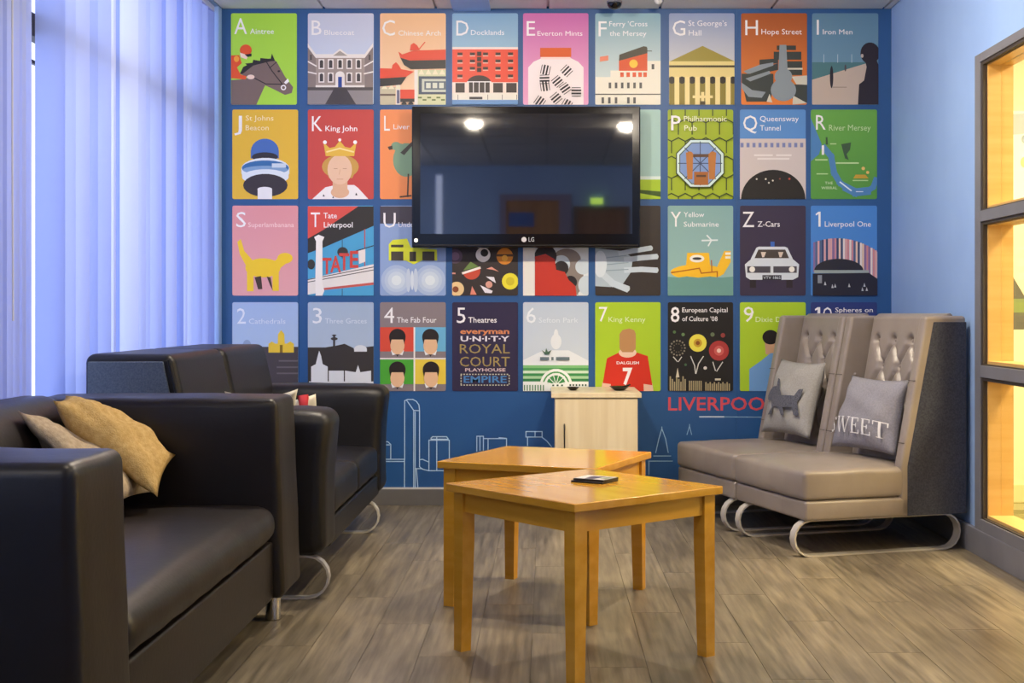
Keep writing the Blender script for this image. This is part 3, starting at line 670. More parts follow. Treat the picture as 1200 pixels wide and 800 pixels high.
# ------------------------------------------------------------------ doors behind the camera (seen mirrored in the screen)
d1 = empty('door_1', (-.1, YB, 0), kind='structure', label='wooden door with a blue sign in the wall behind the camera')
inw(boxes('door_frame', [(-.46, -.40, YB, YB + .03, 0, 2.1), (.13, .25, YB, YB + .03, 0, 2.1), (-.40, .13, YB, YB + .03, 2.04, 2.1)], mat('lilac_frame', '#8A86A8', .5)), d1)
inw(box('door_leaf', (-.40, .13, YB, YB + .015, 0, 2.04), M_door), d1)
inw(box('sign', (-.37, -.12, YB + .015, YB + .022, 1.78, 1.92), mat('blue_sign', '#2A5FB8', .4)), d1)
d2 = empty('door_2', (.53, YB, 0), kind='structure', label='dark wooden door under a lit exit sign behind the camera')
inw(boxes('door_frame', [(.27, .31, YB, YB + .03, 0, 1.98), (.78, .83, YB, YB + .03, 0, 1.98), (.31, .78, YB, YB + .03, 1.94, 1.98)], mat('brown_frame', '#6E5A52', .5)), d2)
inw(box('door_leaf', (.31, .78, YB, YB + .015, 0, 1.94), M_door2), d2)
inw(box('exit_sign', (.44, .56, YB + .04, YB + .06, 2.0, 2.06), mat('exit_sign_lit', '#B8E060', .5, emit=2.5)), d2)

# ------------------------------------------------------------------ printed posters of the mural
CX = [(271, 348), (361, 438), (445.5, 522.5), (530, 607), (613, 689.5), (697.5, 774), (784, 860.5), (868.5, 945.5), (951.5, 1029)]
RY = [(15.8, 122.8), (128.5, 233.3), (241, 346.3), (354, 458)]
CROP = {0: (0, 4.444), 1: (120, 4.444), 2: (235, 4.444), 3: (345, 4.444)}
def clip(poly, b):
    for ax_, lim, sg in ((0, b[0], 1), (0, b[2], -1), (1, b[1], 1), (1, b[3], -1)):
        out = []; n = len(poly)
        for i in range(n):
            p, q = poly[i], poly[(i + 1) % n]; ip = (p[ax_] - lim) * sg >= 0; iq = (q[ax_] - lim) * sg >= 0
            if ip: out.append(p)
            if ip != iq:
                t = (lim - p[ax_]) / (q[ax_] - p[ax_]); out.append((p[0] + t * (q[0] - p[0]), p[1] + t * (q[1] - p[1])))
        poly = out
        if len(poly) < 3: return []
    return poly
def r(c, x0, y0, x1, y1): return ('p', c, [(x0, y0), (x1, y0), (x1, y1), (x0, y1)])
def P(c, *a): return ('p', c, list(a))
def e(c, cx, cy, rx, ry=None, a0=0, a1=360): return ('p', c, disc_pts(cx, cy, rx, ry, 22, a0, a1))
def ln(c, w, *pts): return ('l', c, w, list(pts))
def t(c, s, x0, x1, yb, cap, bold=0.0): return ('t', c, s, x0, x1, yb, cap, bold)
def n(name): return ('n', name)
W_ = '#F2F0F0'
def strokes(w, pts):
    out = []
    for (x0, y0), (x1, y1) in zip(pts, pts[1:]):
        d = math.hypot(x1 - x0, y1 - y0) or 1; nx, ny = -(y1 - y0) / d * w / 2, (x1 - x0) / d * w / 2; ex, ey = (x1 - x0) / d * w * .4, (y1 - y0) / d * w * .4
        out.append([(x0 + nx - ex, y0 + ny - ey), (x1 + nx + ex, y1 + ny + ey), (x1 - nx + ex, y1 - ny + ey), (x0 - nx - ex, y0 - ny - ey)])
    return out
def poster(col, row, bgc, label, shapes, crop=None):
    xa, xb = CX[col]; ya, yb = RY[row]
    if row and col == 0: xa += 1.5; xb += 1.5
    if row and col >= 6: xa -= 1.5; xb -= 1.5
    oy, s = CROP[row]; ox = (260, 520, 780)[col // 3]
    if crop: ox, oy, s = crop
    X = lambda c: ox + c / s; Yp = lambda c: oy + c / s
    cxm, zb = wx((xa + xb) / 2), wz(yb); Y0 = WALL - .002
    root = empty('poster', (cxm, Y0, zb), label=label, cat='poster', group='alphabet posters on the mural wall')
    def to3(px, py, d): return (wx(px) - cxm, -d, wz(py) - zb)
    # card with rounded corners
    rr = 2.0; pts = []
    for cx_, cy_, a in ((xb - rr, ya + rr, -90), (xb - rr, yb - rr, 0), (xa + rr, yb - rr, 90), (xa + rr, ya + rr, 180)):
        for k in range(4): pts.append((cx_ + rr * math.cos(R(a + 30 * k)), cy_ + rr * math.sin(R(a + 30 * k))))
    bm = bmesh.new(); A = [bm.verts.new(to3(*q, 0)) for q in pts]; B = [bm.verts.new(to3(*q, .0025)) for q in pts]
    bm.faces.new(B); bm.faces.new(A[::-1])
    for i in range(len(pts)): j = (i + 1) % len(pts); bm.faces.new((A[i], A[j], B[j], B[i]))
    m = ink(bgc) if isinstance(bgc, str) else grad(bgc[0], bgc[1], 0, wz(ya) - zb)
    link('card', mesh_bm(bm, 'card'), m, root)
    d = .0027; cur = 'artwork'; parts = []; box_ = (xa, ya, xb, yb)
    def piece(nm): parts.append((nm, [], {}))
    piece(cur)
    for sh in shapes:
        if sh[0] == 'n': piece(sh[1]); continue
        d += .00012
        if sh[0] == 't':
            _, c, txt, x0, x1, ybs, cap, bold = sh
            link('lettering', text_mesh(txt, x0, x1, ybs, cap, lambda x, y: to3(X(x), Yp(y), d + .0002), bold), ink(c), root); continue
        polys = [sh[2]] if sh[0] == 'p' else strokes(sh[2], sh[3])
        for pl in polys:
            d += .000015
            q = clip([(X(x), Yp(y)) for x, y in pl], box_)
            if len(q) >= 3: parts[-1][1].append((sh[1], [to3(px, py, d) for px, py in q]))
    for nm, faces, _ in parts:
        if not faces: continue
        me = bpy.data.meshes.new(nm); vs = []; fs = []; mi = []; ms = []
        for c, q in faces:
            if c not in ms: ms.append(c); me.materials.append(ink(c))
            fs.append(tuple(range(len(vs), len(vs) + len(q)))); vs += q; mi.append(ms.index(c))
        me.from_pydata(vs, [], fs); me.polygons.foreach_set('material_index', mi)
        link(nm, me, None, root)
rects = lambda c, xs, ys, w, h: [r(c, x - w / 2, y - h / 2, x + w / 2, y + h / 2) for x in xs for y in ys]
# --- row 1
hz = '#7B6963'; dk = '#2E2C2E'
poster(0, 0, '#A8DB4A', 'green poster lettered A with a racing horse and jockey', [t(W_, 'A', 66, 132, 178, 82), t(W_, 'Aintree', 148, 272, 178, 28),
 n('horse'), P(hz, (50, 418), (100, 415), (160, 400), (232, 432), (180, 548), (50, 548)), P(hz, (95, 385), (160, 330), (250, 305), (285, 320), (330, 400), (372, 455), (365, 485), (330, 495), (270, 465), (215, 440), (140, 405)),
 P(dk, (95, 385), (112, 350), (132, 340), (122, 332), (160, 328), (165, 312), (200, 318), (202, 303), (255, 308), (262, 280), (278, 318), (255, 320), (165, 342), (110, 385)),
 ln(dk, 5, (230, 318), (262, 370), (315, 438)), ln(dk, 5, (160, 402), (230, 438), (318, 440)), ln(dk, 4, (250, 355), (285, 325)), e(W_, 322, 457, 14), e(hz, 322, 457, 8), P(W_, (325, 430), (345, 410), (352, 425), (335, 440)), e(dk, 298, 372, 7, 5),
 n('jockey'), P('#E2562B', (50, 290), (92, 288), (105, 330), (80, 352), (100, 390), (130, 398), (125, 415), (50, 408)), e('#E2562B', 126, 262, 31, 29), P('#F3D9C8', (95, 275), (140, 290), (130, 310), (100, 300)), P(dk, (120, 285), (156, 280), (156, 295), (135, 298)), e('#F5A53A', 78, 308, 14, 16), e('#F3D9C8', 152, 402, 20, 12)])
bw = []
for x in (520, 568, 617, 665, 713):
    for y in (335, 405):
        if x == 617 and y == 405: continue
        bw += [r('#ECE7E2', x - 15, y - 26, x + 15, y + 26), r('#4A4648', x - 9, y - 15, x + 9, y + 20), e('#4A4648', x, y - 13, 9, 8)]
poster(1, 0, ('#C6CBDD', '#CBDDF2'), 'pale blue poster lettered B with a courtyard building', [t(W_, 'B', 468, 520, 183, 76), t(W_, 'Bluecoat', 535, 690, 183, 26),
 n('building'), P('#8A7E7A', (447, 230), (492, 290), (492, 470), (447, 470)), P('#8A7E7A', (788, 230), (743, 290), (743, 470), (788, 470)), r('#A3968F', 490, 298, 745, 456),
 ln('#ECE7E2', 7, (447, 320), (492, 345)), ln('#ECE7E2', 7, (447, 375), (492, 385)), ln('#ECE7E2', 7, (788, 320), (743, 345)), ln('#ECE7E2', 7, (788, 375), (743, 385)), ln('#55504F', 10, (465, 290), (465, 310)), ln('#55504F', 10, (770, 290), (770, 310)),
 P('#ECE7E2', (447, 225), (490, 283), (745, 283), (788, 225), (788, 245), (745, 303), (490, 303), (447, 245)), P('#ECE7E2', (560, 298), (616, 255), (674, 298)), P('#A9A298', (580, 292), (616, 266), (655, 292))] + bw + [r('#ECE7E2', 490, 446, 745, 458), e('#ECE7E2', 617, 395, 24, 22), r('#ECE7E2', 593, 395, 641, 456), r('#2C4A9A', 607, 402, 627, 458),
 n('forecourt'), r('#55504F', 447, 456, 788, 472), r('#8F8A8C', 447, 472, 788, 548), P('#474348', (588, 460), (648, 460), (702, 548), (538, 548))])
rd = '#E2523C'; dg = '#3B3A38'
zig = [P('#EFE8C8', (x - 16, 390), (x, 360), (x + 16, 390)) for x in range(1040, 1170, 36)] + [P('#EFE8C8', (x - 16, 465), (x, 440), (x + 16, 465)) for x in (848, 884, 918)]
poster(2, 0, ('#EDBE90', '#F3D2AE'), 'peach poster lettered C with red pagoda roofs', [t(W_, 'C', 836, 902, 186, 80), t(W_, 'Chinese Arch', 920, 1140, 186, 26),
 n('pagoda_wall'), r('#D6D8AE', 1020, 365, 1168, 550), r('#4F5B68', 1025, 398, 1168, 492), r('#C9CFC0', 1042, 412, 1168, 480), r('#66727A', 1055, 424, 1168, 468)] + [r('#D8DCCB', x, 432, x + 24, 460) for x in (1064, 1098, 1132)] + [r('#6E7F4A', x, 505 + 12 * (k % 2), x + 20, 513 + 12 * (k % 2)) for k, x in enumerate(range(1022, 1160, 24))] + [
 r('#C8BFA0', 825, 455, 905, 548), r('#6A5A50', 825, 490, 905, 500), r('#F0E9DE', 1003, 365, 1021, 548), r('#F0E9DE', 908, 445, 930, 548), r('#6E6A80', 912, 470, 926, 540)] + zig + [
 n('roof'), P(dg, (928, 298), (980, 315), (1168, 312), (1168, 358), (985, 362), (950, 340)), P(rd, (920, 270), (940, 285), (1000, 265), (1168, 260), (1168, 313), (980, 317), (930, 302)), P(rd, (980, 265), (985, 235), (1000, 225), (1018, 238), (1032, 262)), ln(rd, 5, (1030, 255), (1058, 222)),
 P(dg, (825, 405), (965, 398), (935, 442), (825, 452)), P(rd, (825, 357), (925, 360), (1002, 374), (960, 402), (825, 410)), P(rd, (885, 362), (890, 340), (908, 325), (922, 340), (935, 362)), r(rd, 930, 468, 1004, 515), r(dg, 930, 515, 1004, 532), e(dg, 950, 548, 14, 18), e(dg, 985, 548, 14, 18)])
poster(3, 0, ('#7FA9CC', '#BBDADF'), 'sky blue poster lettered D with a red dock warehouse', [t(W_, 'D', 66, 130, 186, 78), t(W_, 'Docklands', 142, 315, 183, 26),
 n('warehouse'), r('#F0DFD8', 45, 246, 388, 262), r('#E8553F', 45, 258, 388, 432)] + [q for x in (85, 150, 218, 283, 348) for y in (283, 320, 358, 398) if not (y == 398 and x in (150, 218)) for q in (r('#F0B8A8', x - 14, y + 6, x + 14, y + 12), r('#3F2F2C', x - 13, y - 8, x + 13, y + 6))] + rects('#3F2F2C', (185,), (282, 310, 338, 366), 22, 22) +
 [e('#3F3230', 185, 434, 62, 40, 180, 360), r('#F0DFD3', 45, 430, 388, 490), r('#3F3735', 62, 434, 110, 484), r('#3F3735', 132, 430, 240, 484), r('#3F3735', 258, 434, 308, 484), r('#3F3735', 326, 434, 380, 484), ln(W_, 5, (124, 428), (246, 428)), ln(W_, 4, (155, 430), (155, 490)), ln(W_, 4, (185, 428), (185, 490)), ln(W_, 4, (215, 430), (215, 490)),
 n('dock'), r('#EAE6DA', 45, 486, 388, 522), r('#6E9BD0', 45, 522, 388, 560), r('#3A3A40', 134, 506, 202, 519)] + [ln('#6A6660', 3, (x, 496), (x, 520)) for x in (75, 230, 305, 380)])
mints = []
for cx, cy, a in ((530, 365, 12), (640, 370, 45), (527, 450, -8), (592, 425, 50), (632, 462, 55), (500, 530, 35), (585, 512, 50), (690, 480, 90), (640, 545, 30), (525, 415, 88)):
    for k, w in ((-22, 5), (-8, 12), (8, 12), (22, 5)):
        c_, s_ = math.cos(R(a)), math.sin(R(a)); px, py = cx + k * c_, cy + k * s_
        mints.append(ln('#3A3638', w * .75, (px - 22 * -s_, py - 22 * c_), (px + 22 * -s_, py + 22 * c_)))
poster(4, 0, ('#C56BAC', '#EBA9CC'), 'pink poster lettered E with a jar of striped mints', [t(W_, 'E', 432, 476, 187, 76), t(W_, 'Everton Mints', 488, 722, 187, 24),
 n('jar'), P('#F3E8E8', (440, 560), (440, 352), (468, 322), (512, 303), (660, 303), (700, 322), (728, 352), (728, 560)), r('#F7DDD5', 505, 296, 660, 310), r('#D8622D', 502, 250, 664, 298), n('mints')] + mints)
poster(5, 0, ('#86AEBE', '#DDE6DC'), 'grey blue poster lettered F with a white ferry and funnel', [t(W_, 'F', 806, 848, 190, 78), t(W_, 'Ferry ’Cross', 862, 1060, 138, 26), t(W_, 'the Mersey', 864, 1055, 188, 26),
 n('ferry'), r('#EDE9D8', 790, 402, 1132, 545), r('#EDE9D8', 1058, 318, 1132, 405), r('#EDE9D8', 868, 368, 1062, 405), P('#D9572B', (912, 312), (1060, 272), (1060, 370), (912, 370)), P('#4A4538', (912, 318), (914, 286), (1040, 242), (1056, 244), (1060, 252), (1060, 278)), e('#F0C43C', 988, 333, 22), P('#E5876A', (813, 297), (857, 290), (857, 316), (813, 322)), ln('#4A4538', 4, (1060, 267), (1082, 267)), r('#5A5A58', 1082, 335, 1096, 362),
 r('#EDE9D8', 790, 403, 1132, 430)] + rects('#D9572B', (928, 960, 992, 1022, 1048), (390,), 18, 24) + rects('#5A5A58', (865, 897, 929, 961, 993, 1025), (446,), 13, 30) + [ln('#5A5A52', 5, (790, 492), (1132, 492))] + rects('#5A5A58', (828, 862, 897, 961, 993), (524,), 13, 32))
poster(6, 0, ('#8E9FC4', '#EAE4D2'), 'grey blue poster lettered G with a columned classical hall', [t(W_, 'G', 36, 102, 186, 78), t(W_, 'St George’s', 118, 318, 136, 28), t(W_, 'Hall', 120, 185, 186, 28),
 n('hall'), r('#8C7E35', 18, 398, 362, 548), P('#9A8C3A', (18, 322), (192, 240), (362, 322)), r('#E5D28A', 18, 320, 362, 402), r('#4A3F22', 18, 341, 362, 352)] + [e('#2C2722', x, 418, 17, 19) for x in (32, 85, 138, 191, 244, 297, 350)] + rects('#EFDC9A', (58, 112, 165, 218, 270, 325), (474,), 25, 145) + [r('#EFDC9A', 140, 498, 245, 512), r('#EFDC9A', 184, 480, 200, 545), r('#4A3F22', 178, 528, 206, 548)])
lg = '#3C423F'; sv = '#8C979C'; lt = '#CFCBB8'
poster(7, 0, ('#A9582B', '#E5823A'), 'orange poster lettered H with a guitar among suitcases', [t(W_, 'H', 414, 480, 184, 78), t(W_, 'Hope Street', 498, 708, 180, 28),
 n('suitcases'), r(lg, 578, 238, 678, 262), r(lg, 562, 270, 706, 312), r(lg, 615, 320, 710, 356), r(lg, 625, 362, 710, 392), P(lg, (488, 312), (585, 305), (585, 330), (488, 340)), P(lg, (436, 372), (585, 330), (585, 365), (445, 395)), P(sv, (405, 372), (490, 338), (560, 326), (560, 342), (430, 388)), P(lg, (395, 385), (560, 385), (560, 470), (395, 430)), P(sv, (415, 410), (540, 370), (545, 385), (440, 425)), P(lg, (395, 425), (560, 440), (545, 530), (420, 530)), P(sv, (395, 432), (450, 470), (520, 480), (500, 510), (430, 505), (395, 460)), P(lg, (640, 440), (738, 442), (738, 540), (650, 510)), P(lt, (655, 400), (738, 394), (738, 443), (680, 440)), P(lt, (662, 498), (735, 538), (660, 545)), P(lt, (525, 530), (540, 490), (555, 535)), r(lt, 632, 355, 712, 364),
 n('guitar'), P(sv, (592, 235), (627, 235), (634, 370), (586, 370)), e(sv, 612, 400, 46, 42), e(sv, 612, 470, 66, 58)])
fg = '#2B2630'
poster(8, 0, ('#628AA6', '#7398AE'), 'slate blue poster lettered I with statues on a beach', [t(W_, 'I', 786, 797, 182, 78), t(W_, 'Iron Men', 818, 972, 180, 26),
 n('beach'), P('#4F7A80', (762, 325), (1045, 325), (1045, 340), (762, 420)), P('#C2B1A2', (762, 416), (1040, 332), (1112, 345), (1112, 545), (762, 545))] + [ln('#B9CCD2', 3, (x, 285), (x, 326)) for x in (823, 895, 968)] + [
 n('statues'), e(fg, 863, 402, 9, 58), e('#4F4A50', 935, 355, 5, 18), ln('#8F8278', 4, (870, 455), (940, 455)), e(fg, 1063, 278, 50, 56), P(fg, (1036, 310), (1095, 310), (1112, 350), (1112, 545), (1000, 545), (1006, 440), (1032, 420), (1045, 350)), e('#C2B1A2', 1022, 292, 7, 10)])
# --- row 2
poster(0, 1, '#E2B83E', 'yellow poster lettered J with a revolving tower', [t(W_, 'J', 66, 106, 146, 76), t('#F6E7BC', 'St Johns', 125, 270, 95, 26), t('#F6E7BC', 'Beacon', 125, 245, 145, 26),
 n('tower'), e('#4A6FB5', 225, 255, 73, 66), r('#4A6FB5', 152, 252, 298, 292), e('#35343E', 225, 284, 68, 24), e('#DCE6EE', 228, 345, 125, 56), r('#DCE6EE', 103, 340, 353, 372), e('#3B6FA8', 228, 342, 123, 40), P('#DCE6EE', (104, 365), (228, 340), (352, 365), (345, 400), (110, 400)), e('#7FA2C8', 228, 352, 118, 22), e('#DCE6EE', 228, 388, 122, 40), e('#3B363C', 228, 432, 116, 60), r('#C9D8E6', 262, 318, 335, 340), n('stem'), r('#E8E8EA', 188, 452, 263, 510), e('#E8E8EA', 225, 452, 38, 12)])
poster(1, 1, '#C64D47', 'red poster lettered K with a crowned king', [t(W_, 'K', 470, 524, 150, 78), t(W_, 'King John', 540, 706, 150, 28, .008),
 n('king'), P('#EEEAEA', (470, 505), (540, 442), (595, 430), (690, 430), (710, 445), (765, 505)), e('#C99C4E', 618, 335, 96, 62), P('#C99C4E', (530, 335), (560, 395), (595, 390), (650, 390), (680, 395), (708, 335)), r('#DDB290', 578, 395, 655, 470), e('#DDB290', 616, 468, 48, 30), e('#E6C1A3', 615, 350, 64, 78), ln('#C99478', 3, (600, 400), (632, 400)), ln('#B98A70', 3, (585, 345), (602, 345)), ln('#B98A70', 3, (632, 345), (650, 345)), ln('#D2A588', 3, (617, 350), (612, 375)),
 n('crown'), P('#E3B84A', (542, 280), (530, 208), (562, 238), (590, 232), (615, 200), (642, 232), (670, 238), (702, 208), (690, 280)), ln('#F3DC9A', 8, (548, 258), (615, 240), (686, 258)), e(W_, 538, 208, 10), e(W_, 615, 196, 8), e(W_, 695, 208, 10), P(dk, (530, 478), (538, 490), (526, 490)), P(dk, (580, 488), (586, 498), (576, 498)), P(dk, (700, 470), (708, 484), (696, 484))])
poster(2, 1, '#F0935A', 'orange poster lettered L with a green bird beside the television', [t(W_, 'L', 846, 876, 148, 78), t(W_, 'Liver Bird', 894, 1060, 140, 26),
 n('bird'), e('#7E9E82', 962, 300, 70, 88), P('#7E9E82', (890, 215), (935, 215), (1000, 260), (930, 300), (905, 250)), e('#7E9E82', 908, 228, 26, 22), P('#4A3A34', (864, 232), (888, 225), (890, 245), (872, 248)), P(dg, (930, 262), (990, 205), (1010, 205), (950, 275)), ln('#4A3A34', 8, (972, 375), (968, 490)), ln('#4A3A34', 8, (930, 492), (985, 486))])
O2 = (740, 120, 3.871)
poster(5, 1, '#A6CAC6', 'pale teal poster with a green band right of the television', [n('field'), r('#D8E8E4', -200, 335, 140, 352), r('#A6C72E', -200, 350, 140, 445), P('#3F5A20', (-100, 385), (140, 405), (140, 430), (40, 412))], O2)
hexl = []
for i in range(-1, 8):
    for j in range(-1, 7):
        hx = 150 + 62 * i + (31 if j % 2 else 0); hy = 35 + 84 * j
        hexl.append(ln('#3A4A22', 5, (hx - 31, hy + 26), (hx - 31, hy - 26), (hx, hy - 42), (hx + 31, hy - 26)))
octo = lambda R_: [(310 + R_ * math.cos(R(22.5 + 45 * k)), 278 + R_ * math.sin(R(22.5 + 45 * k))) for k in range(8)]
poster(6, 1, '#A0B52A', 'olive green poster lettered P with a leaded glass lyre', [n('leading')] + hexl + [t(W_, 'P', 178, 222, 128, 66, .006), t('#EDEFC8', 'Philharmonic', 236, 430, 88, 24, .006), t('#EDEFC8', 'Pub', 238, 295, 130, 24, .006),
 n('glass_roundel'), P('#3A4A22', *octo(119)), P('#CFE6E2', *octo(114)), P('#3A4A22', *octo(102)), P('#7E9ACB', *octo(98)), ln('#3F4A6A', 4, (310, 180), (310, 376)), ln('#3F4A6A', 4, (212, 278), (408, 278)), ln('#3F4A6A', 4, (240, 208), (380, 348)), ln('#3F4A6A', 4, (380, 208), (240, 348)),
 n('lyre'), P('#B5763A', (245, 228), (278, 235), (275, 350), (252, 350)), P('#B5763A', (382, 228), (345, 235), (350, 350), (376, 350)), r('#5A4030', 278, 236, 348, 250), e('#B5763A', 262, 240, 16), e('#B5763A', 366, 240, 16), r('#A5662E', 282, 316, 346, 376), r('#5A4030', 292, 330, 336, 340)], O2)
poster(7, 1, '#5B8FCC', 'blue and stone poster lettered Q with a dark tunnel mouth', [t(W_, 'Q', 506, 570, 128, 68), t(W_, 'Queensway', 582, 758, 86, 24), t(W_, 'Tunnel', 582, 676, 128, 24),
 n('portal'), r('#CFC4C0', 485, 165, 795, 445)] + [r('#7A82B0', x, 184, x + 14, 204) for x in range(494, 790, 27)] + [r('#E6DFDC', 555, 236, 640, 244), r('#E6DFDC', 655, 236, 725, 244), r('#E6DFDC', 570, 252, 715, 260), n('tunnel'), e('#262422', 642, 440, 146, 134, 180, 360)] + [e('#E8E2D8', x, y, 4) for x, y in ((567, 348), (608, 348), (622, 365), (640, 355))] + [e('#C05040', 715, 347, 5), e('#8A4A40', 672, 347, 4)], O2)
poster(8, 1, ('#6AA84A', '#569643'), 'grass green poster lettered R with a winding river map', [n('river'), P('#4F83B8', (812, 70), (862, 190), (850, 235), (812, 268)), ln('#4F83B8', 27, (872, 205), (905, 245), (918, 320), (945, 365), (985, 395)), ln('#4F83B8', 36, (975, 388), (1015, 408), (1070, 402)), ln('#4F83B8', 24, (1065, 405), (1095, 385), (1108, 350)), t(W_, 'R', 836, 880, 124, 66), t('#C4DDA8', 'River Mersey', 895, 1084, 128, 26),
 n('lighthouse'), r(W_, 862, 195, 873, 238), n('bird'), P('#3F5A40', (950, 190), (995, 182), (990, 215), (975, 235), (985, 262), (968, 255), (958, 220)), P('#3F5A40', (880, 158), (888, 158), (890, 192), (880, 192)), n('ship'), P('#C9A03A', (1005, 345), (1015, 328), (1060, 328), (1075, 345)), e('#E8C070', 1050, 300, 8), e('#E8C070', 1070, 318, 7), n('caption'), r('#B9D59A', 900, 186, 928, 191), n('caption'), r('#B9D59A', 925, 272, 1030, 279), n('caption'), r('#B9D59A', 832, 258, 888, 264), n('caption'), r('#B9D59A', 838, 322, 890, 327), n('caption'), r('#B9D59A', 1002, 352, 1072, 357), t('#D4E6C0', 'THE', 876, 912, 372, 12), t('#D4E6C0', 'WIRRAL', 860, 932, 394, 12), ln('#E0ECF4', 6, (945, 362), (995, 400)), ln('#E0ECF4', 4, (1018, 405), (1048, 405))], O2)
# --- row 3
ye = '#F0CB2E'
poster(0, 2, ('#DE979C', '#E2A6A8'), 'pink poster lettered S with a yellow animal', [t(W_, 'S', 76, 126, 138, 78), t('#F5D8D8', 'Superlambanana', 138, 376, 138, 24),
 n('animal'), e(ye, 215, 350, 92, 50), P(ye, (130, 345), (95, 280), (82, 215), (100, 200), (118, 262), (165, 315)), e(ye, 330, 300, 40, 28), P(ye, (270, 320), (320, 275), (345, 320), (295, 360)), r(ye, 132, 360, 166, 472), r(ye, 265, 360, 298, 470), P('#4A3A30', (172, 400), (205, 392), (212, 460), (190, 462)), P('#4A3A30', (235, 395), (255, 400), (266, 466), (252, 440))])
poster(1, 2, '#4FA3CF', 'red and blue poster lettered T with a gallery sign', [n('roof'), P('#D9544A', (446, 30), (720, 30), (530, 155), (446, 200)), P('#35322F', (712, 30), (795, 30), (795, 130), (530, 245), (446, 275), (446, 200), (530, 152)),
 t(W_, 'T', 464, 512, 138, 76), t(W_, 'Tate', 530, 600, 92, 28, .008), t(W_, 'Liverpool', 532, 682, 140, 28, .008),
 n('facade'), ln('#C85A50', 5, (745, 150), (745, 340)), ln('#3F5A68', 4, (628, 200), (628, 300)), ln(dg, 5, (700, 262), (790, 235)), e(dg, 630, 268, 28, 26), e(dg, 466, 332, 20, 26), P('#E6E2DC', (446, 410), (795, 330), (795, 432), (446, 490)), ln(dg, 4, (446, 412), (795, 345)), ln(dg, 4, (446, 425), (795, 360)), P('#C85A50', (530, 455), (795, 425), (795, 438), (530, 466)), P('#4FA3CF', (530, 466), (795, 438), (795, 500), (530, 500)), ln('#3F5A68', 4, (628, 460), (628, 500)),
 n('sign'), P('#E8E2DC', (712, 262), (748, 252), (748, 318), (715, 330)), t('#CC4A40', 'T', 524, 572, 380, 80, .02), t('#CC4A40', 'A', 566, 622, 372, 82, .02), t('#CC4A40', 'T', 612, 664, 360, 84, .02), t('#CC4A40', 'E', 668, 712, 348, 84, .02),
 n('post'), P('#EFEBE6', (482, 190), (505, 178), (535, 190), (525, 212), (525, 430), (535, 470), (522, 500), (490, 500), (488, 430), (492, 212))])
poster(2, 2, '#8EA6D0', 'blue poster lettered U with a yellow amphibious bus', [n('sky'), r('#4A4550', 820, 30, 1170, 120), t(W_, 'U', 842, 906, 140, 76), t(W_, 'Underwater', 920, 1100, 138, 26),
 n('ripples')] + [e(c, x, 415, q) for q, c in ((80, '#A9BCD8'), (62, '#B9C9DC'), (45, '#C9D6E2'), (26, '#DCE6EA')) for x in (910, 1085)] + [e('#C2CFDE', 972, 415, 12, 62), e('#C2CFDE', 1010, 415, 12, 62), e('#D5DFE8', 992, 415, 8, 50), n('bus'), P('#DDE33A', (870, 312), (870, 228), (890, 205), (965, 198), (985, 245), (1120, 255), (1122, 312), (1042, 312), (1000, 332), (958, 312)), r('#4A4438', 882, 265, 946, 312), r('#4A4438', 978, 266, 1012, 316), r('#4A4438', 1045, 265, 1108, 312), r('#4A4438', 882, 230, 946, 243)])
poster(3, 2, '#3A3330', 'dark poster with round food pictures beneath the television', [n('snack'), e('#5A4858', 60, 290, 38), e('#7A6078', 60, 290, 22), n('snack'), e('#E8E4E0', 205, 282, 38), e('#2E2A2C', 212, 272, 20), n('snack'), e('#D98A2E', 318, 290, 43), ln('#5A3A20', 12, (278, 285), (358, 285)), e('#F0B040', 318, 300, 16), n('snack'), e('#C8503A', 145, 365, 46, 46, -18, 162), P('#6E8A4A', (100, 365), (140, 318), (185, 345)), ln('#F0E8E0', 12, (100, 378), (188, 350)), n('snack'), e('#E8DC3A', 346, 420, 43), e('#D0C02E', 346, 420, 22), n('snack'), e('#E8C890', 68, 460, 38), e('#8A4A2A', 62, 462, 16), n('snack'), P('#E8E4EA', (190, 440), (255, 470), (250, 482), (215, 480)), P('#E8E4EA', (220, 395), (262, 398), (272, 430), (240, 410)), e('#D9A090', 236, 437, 18), n('snack'), P('#E08A78', (138, 490), (148, 445), (172, 490)), n('snack'), P('#E09A88', (222, 355), (250, 345), (288, 370), (255, 360)), P('#E09A88', (40, 375), (62, 375), (62, 383), (40, 383))])
poster(4, 2, '#DCE3E4', 'pale poster with a red cloud beneath the television', [n('cloud'), e('#8A8078', 640, 310, 75, 60), e('#8A8078', 680, 400, 48, 90), r('#8A8078', 590, 300, 700, 490), e('#C9D6DC', 725, 345, 40, 40), e('#C9D6DC', 742, 440, 42, 50), e('#C9D6DC', 612, 330, 46), e('#2E2A2A', 530, 290, 58), e('#2E2A2A', 612, 352, 38), e('#2E2A2A', 660, 425, 34), P('#C0392B', (475, 495), (475, 292), (530, 278), (578, 305), (586, 360), (630, 372), (650, 412), (686, 445), (692, 495)), r('#E6E4DC', 405, 235, 474, 495)])
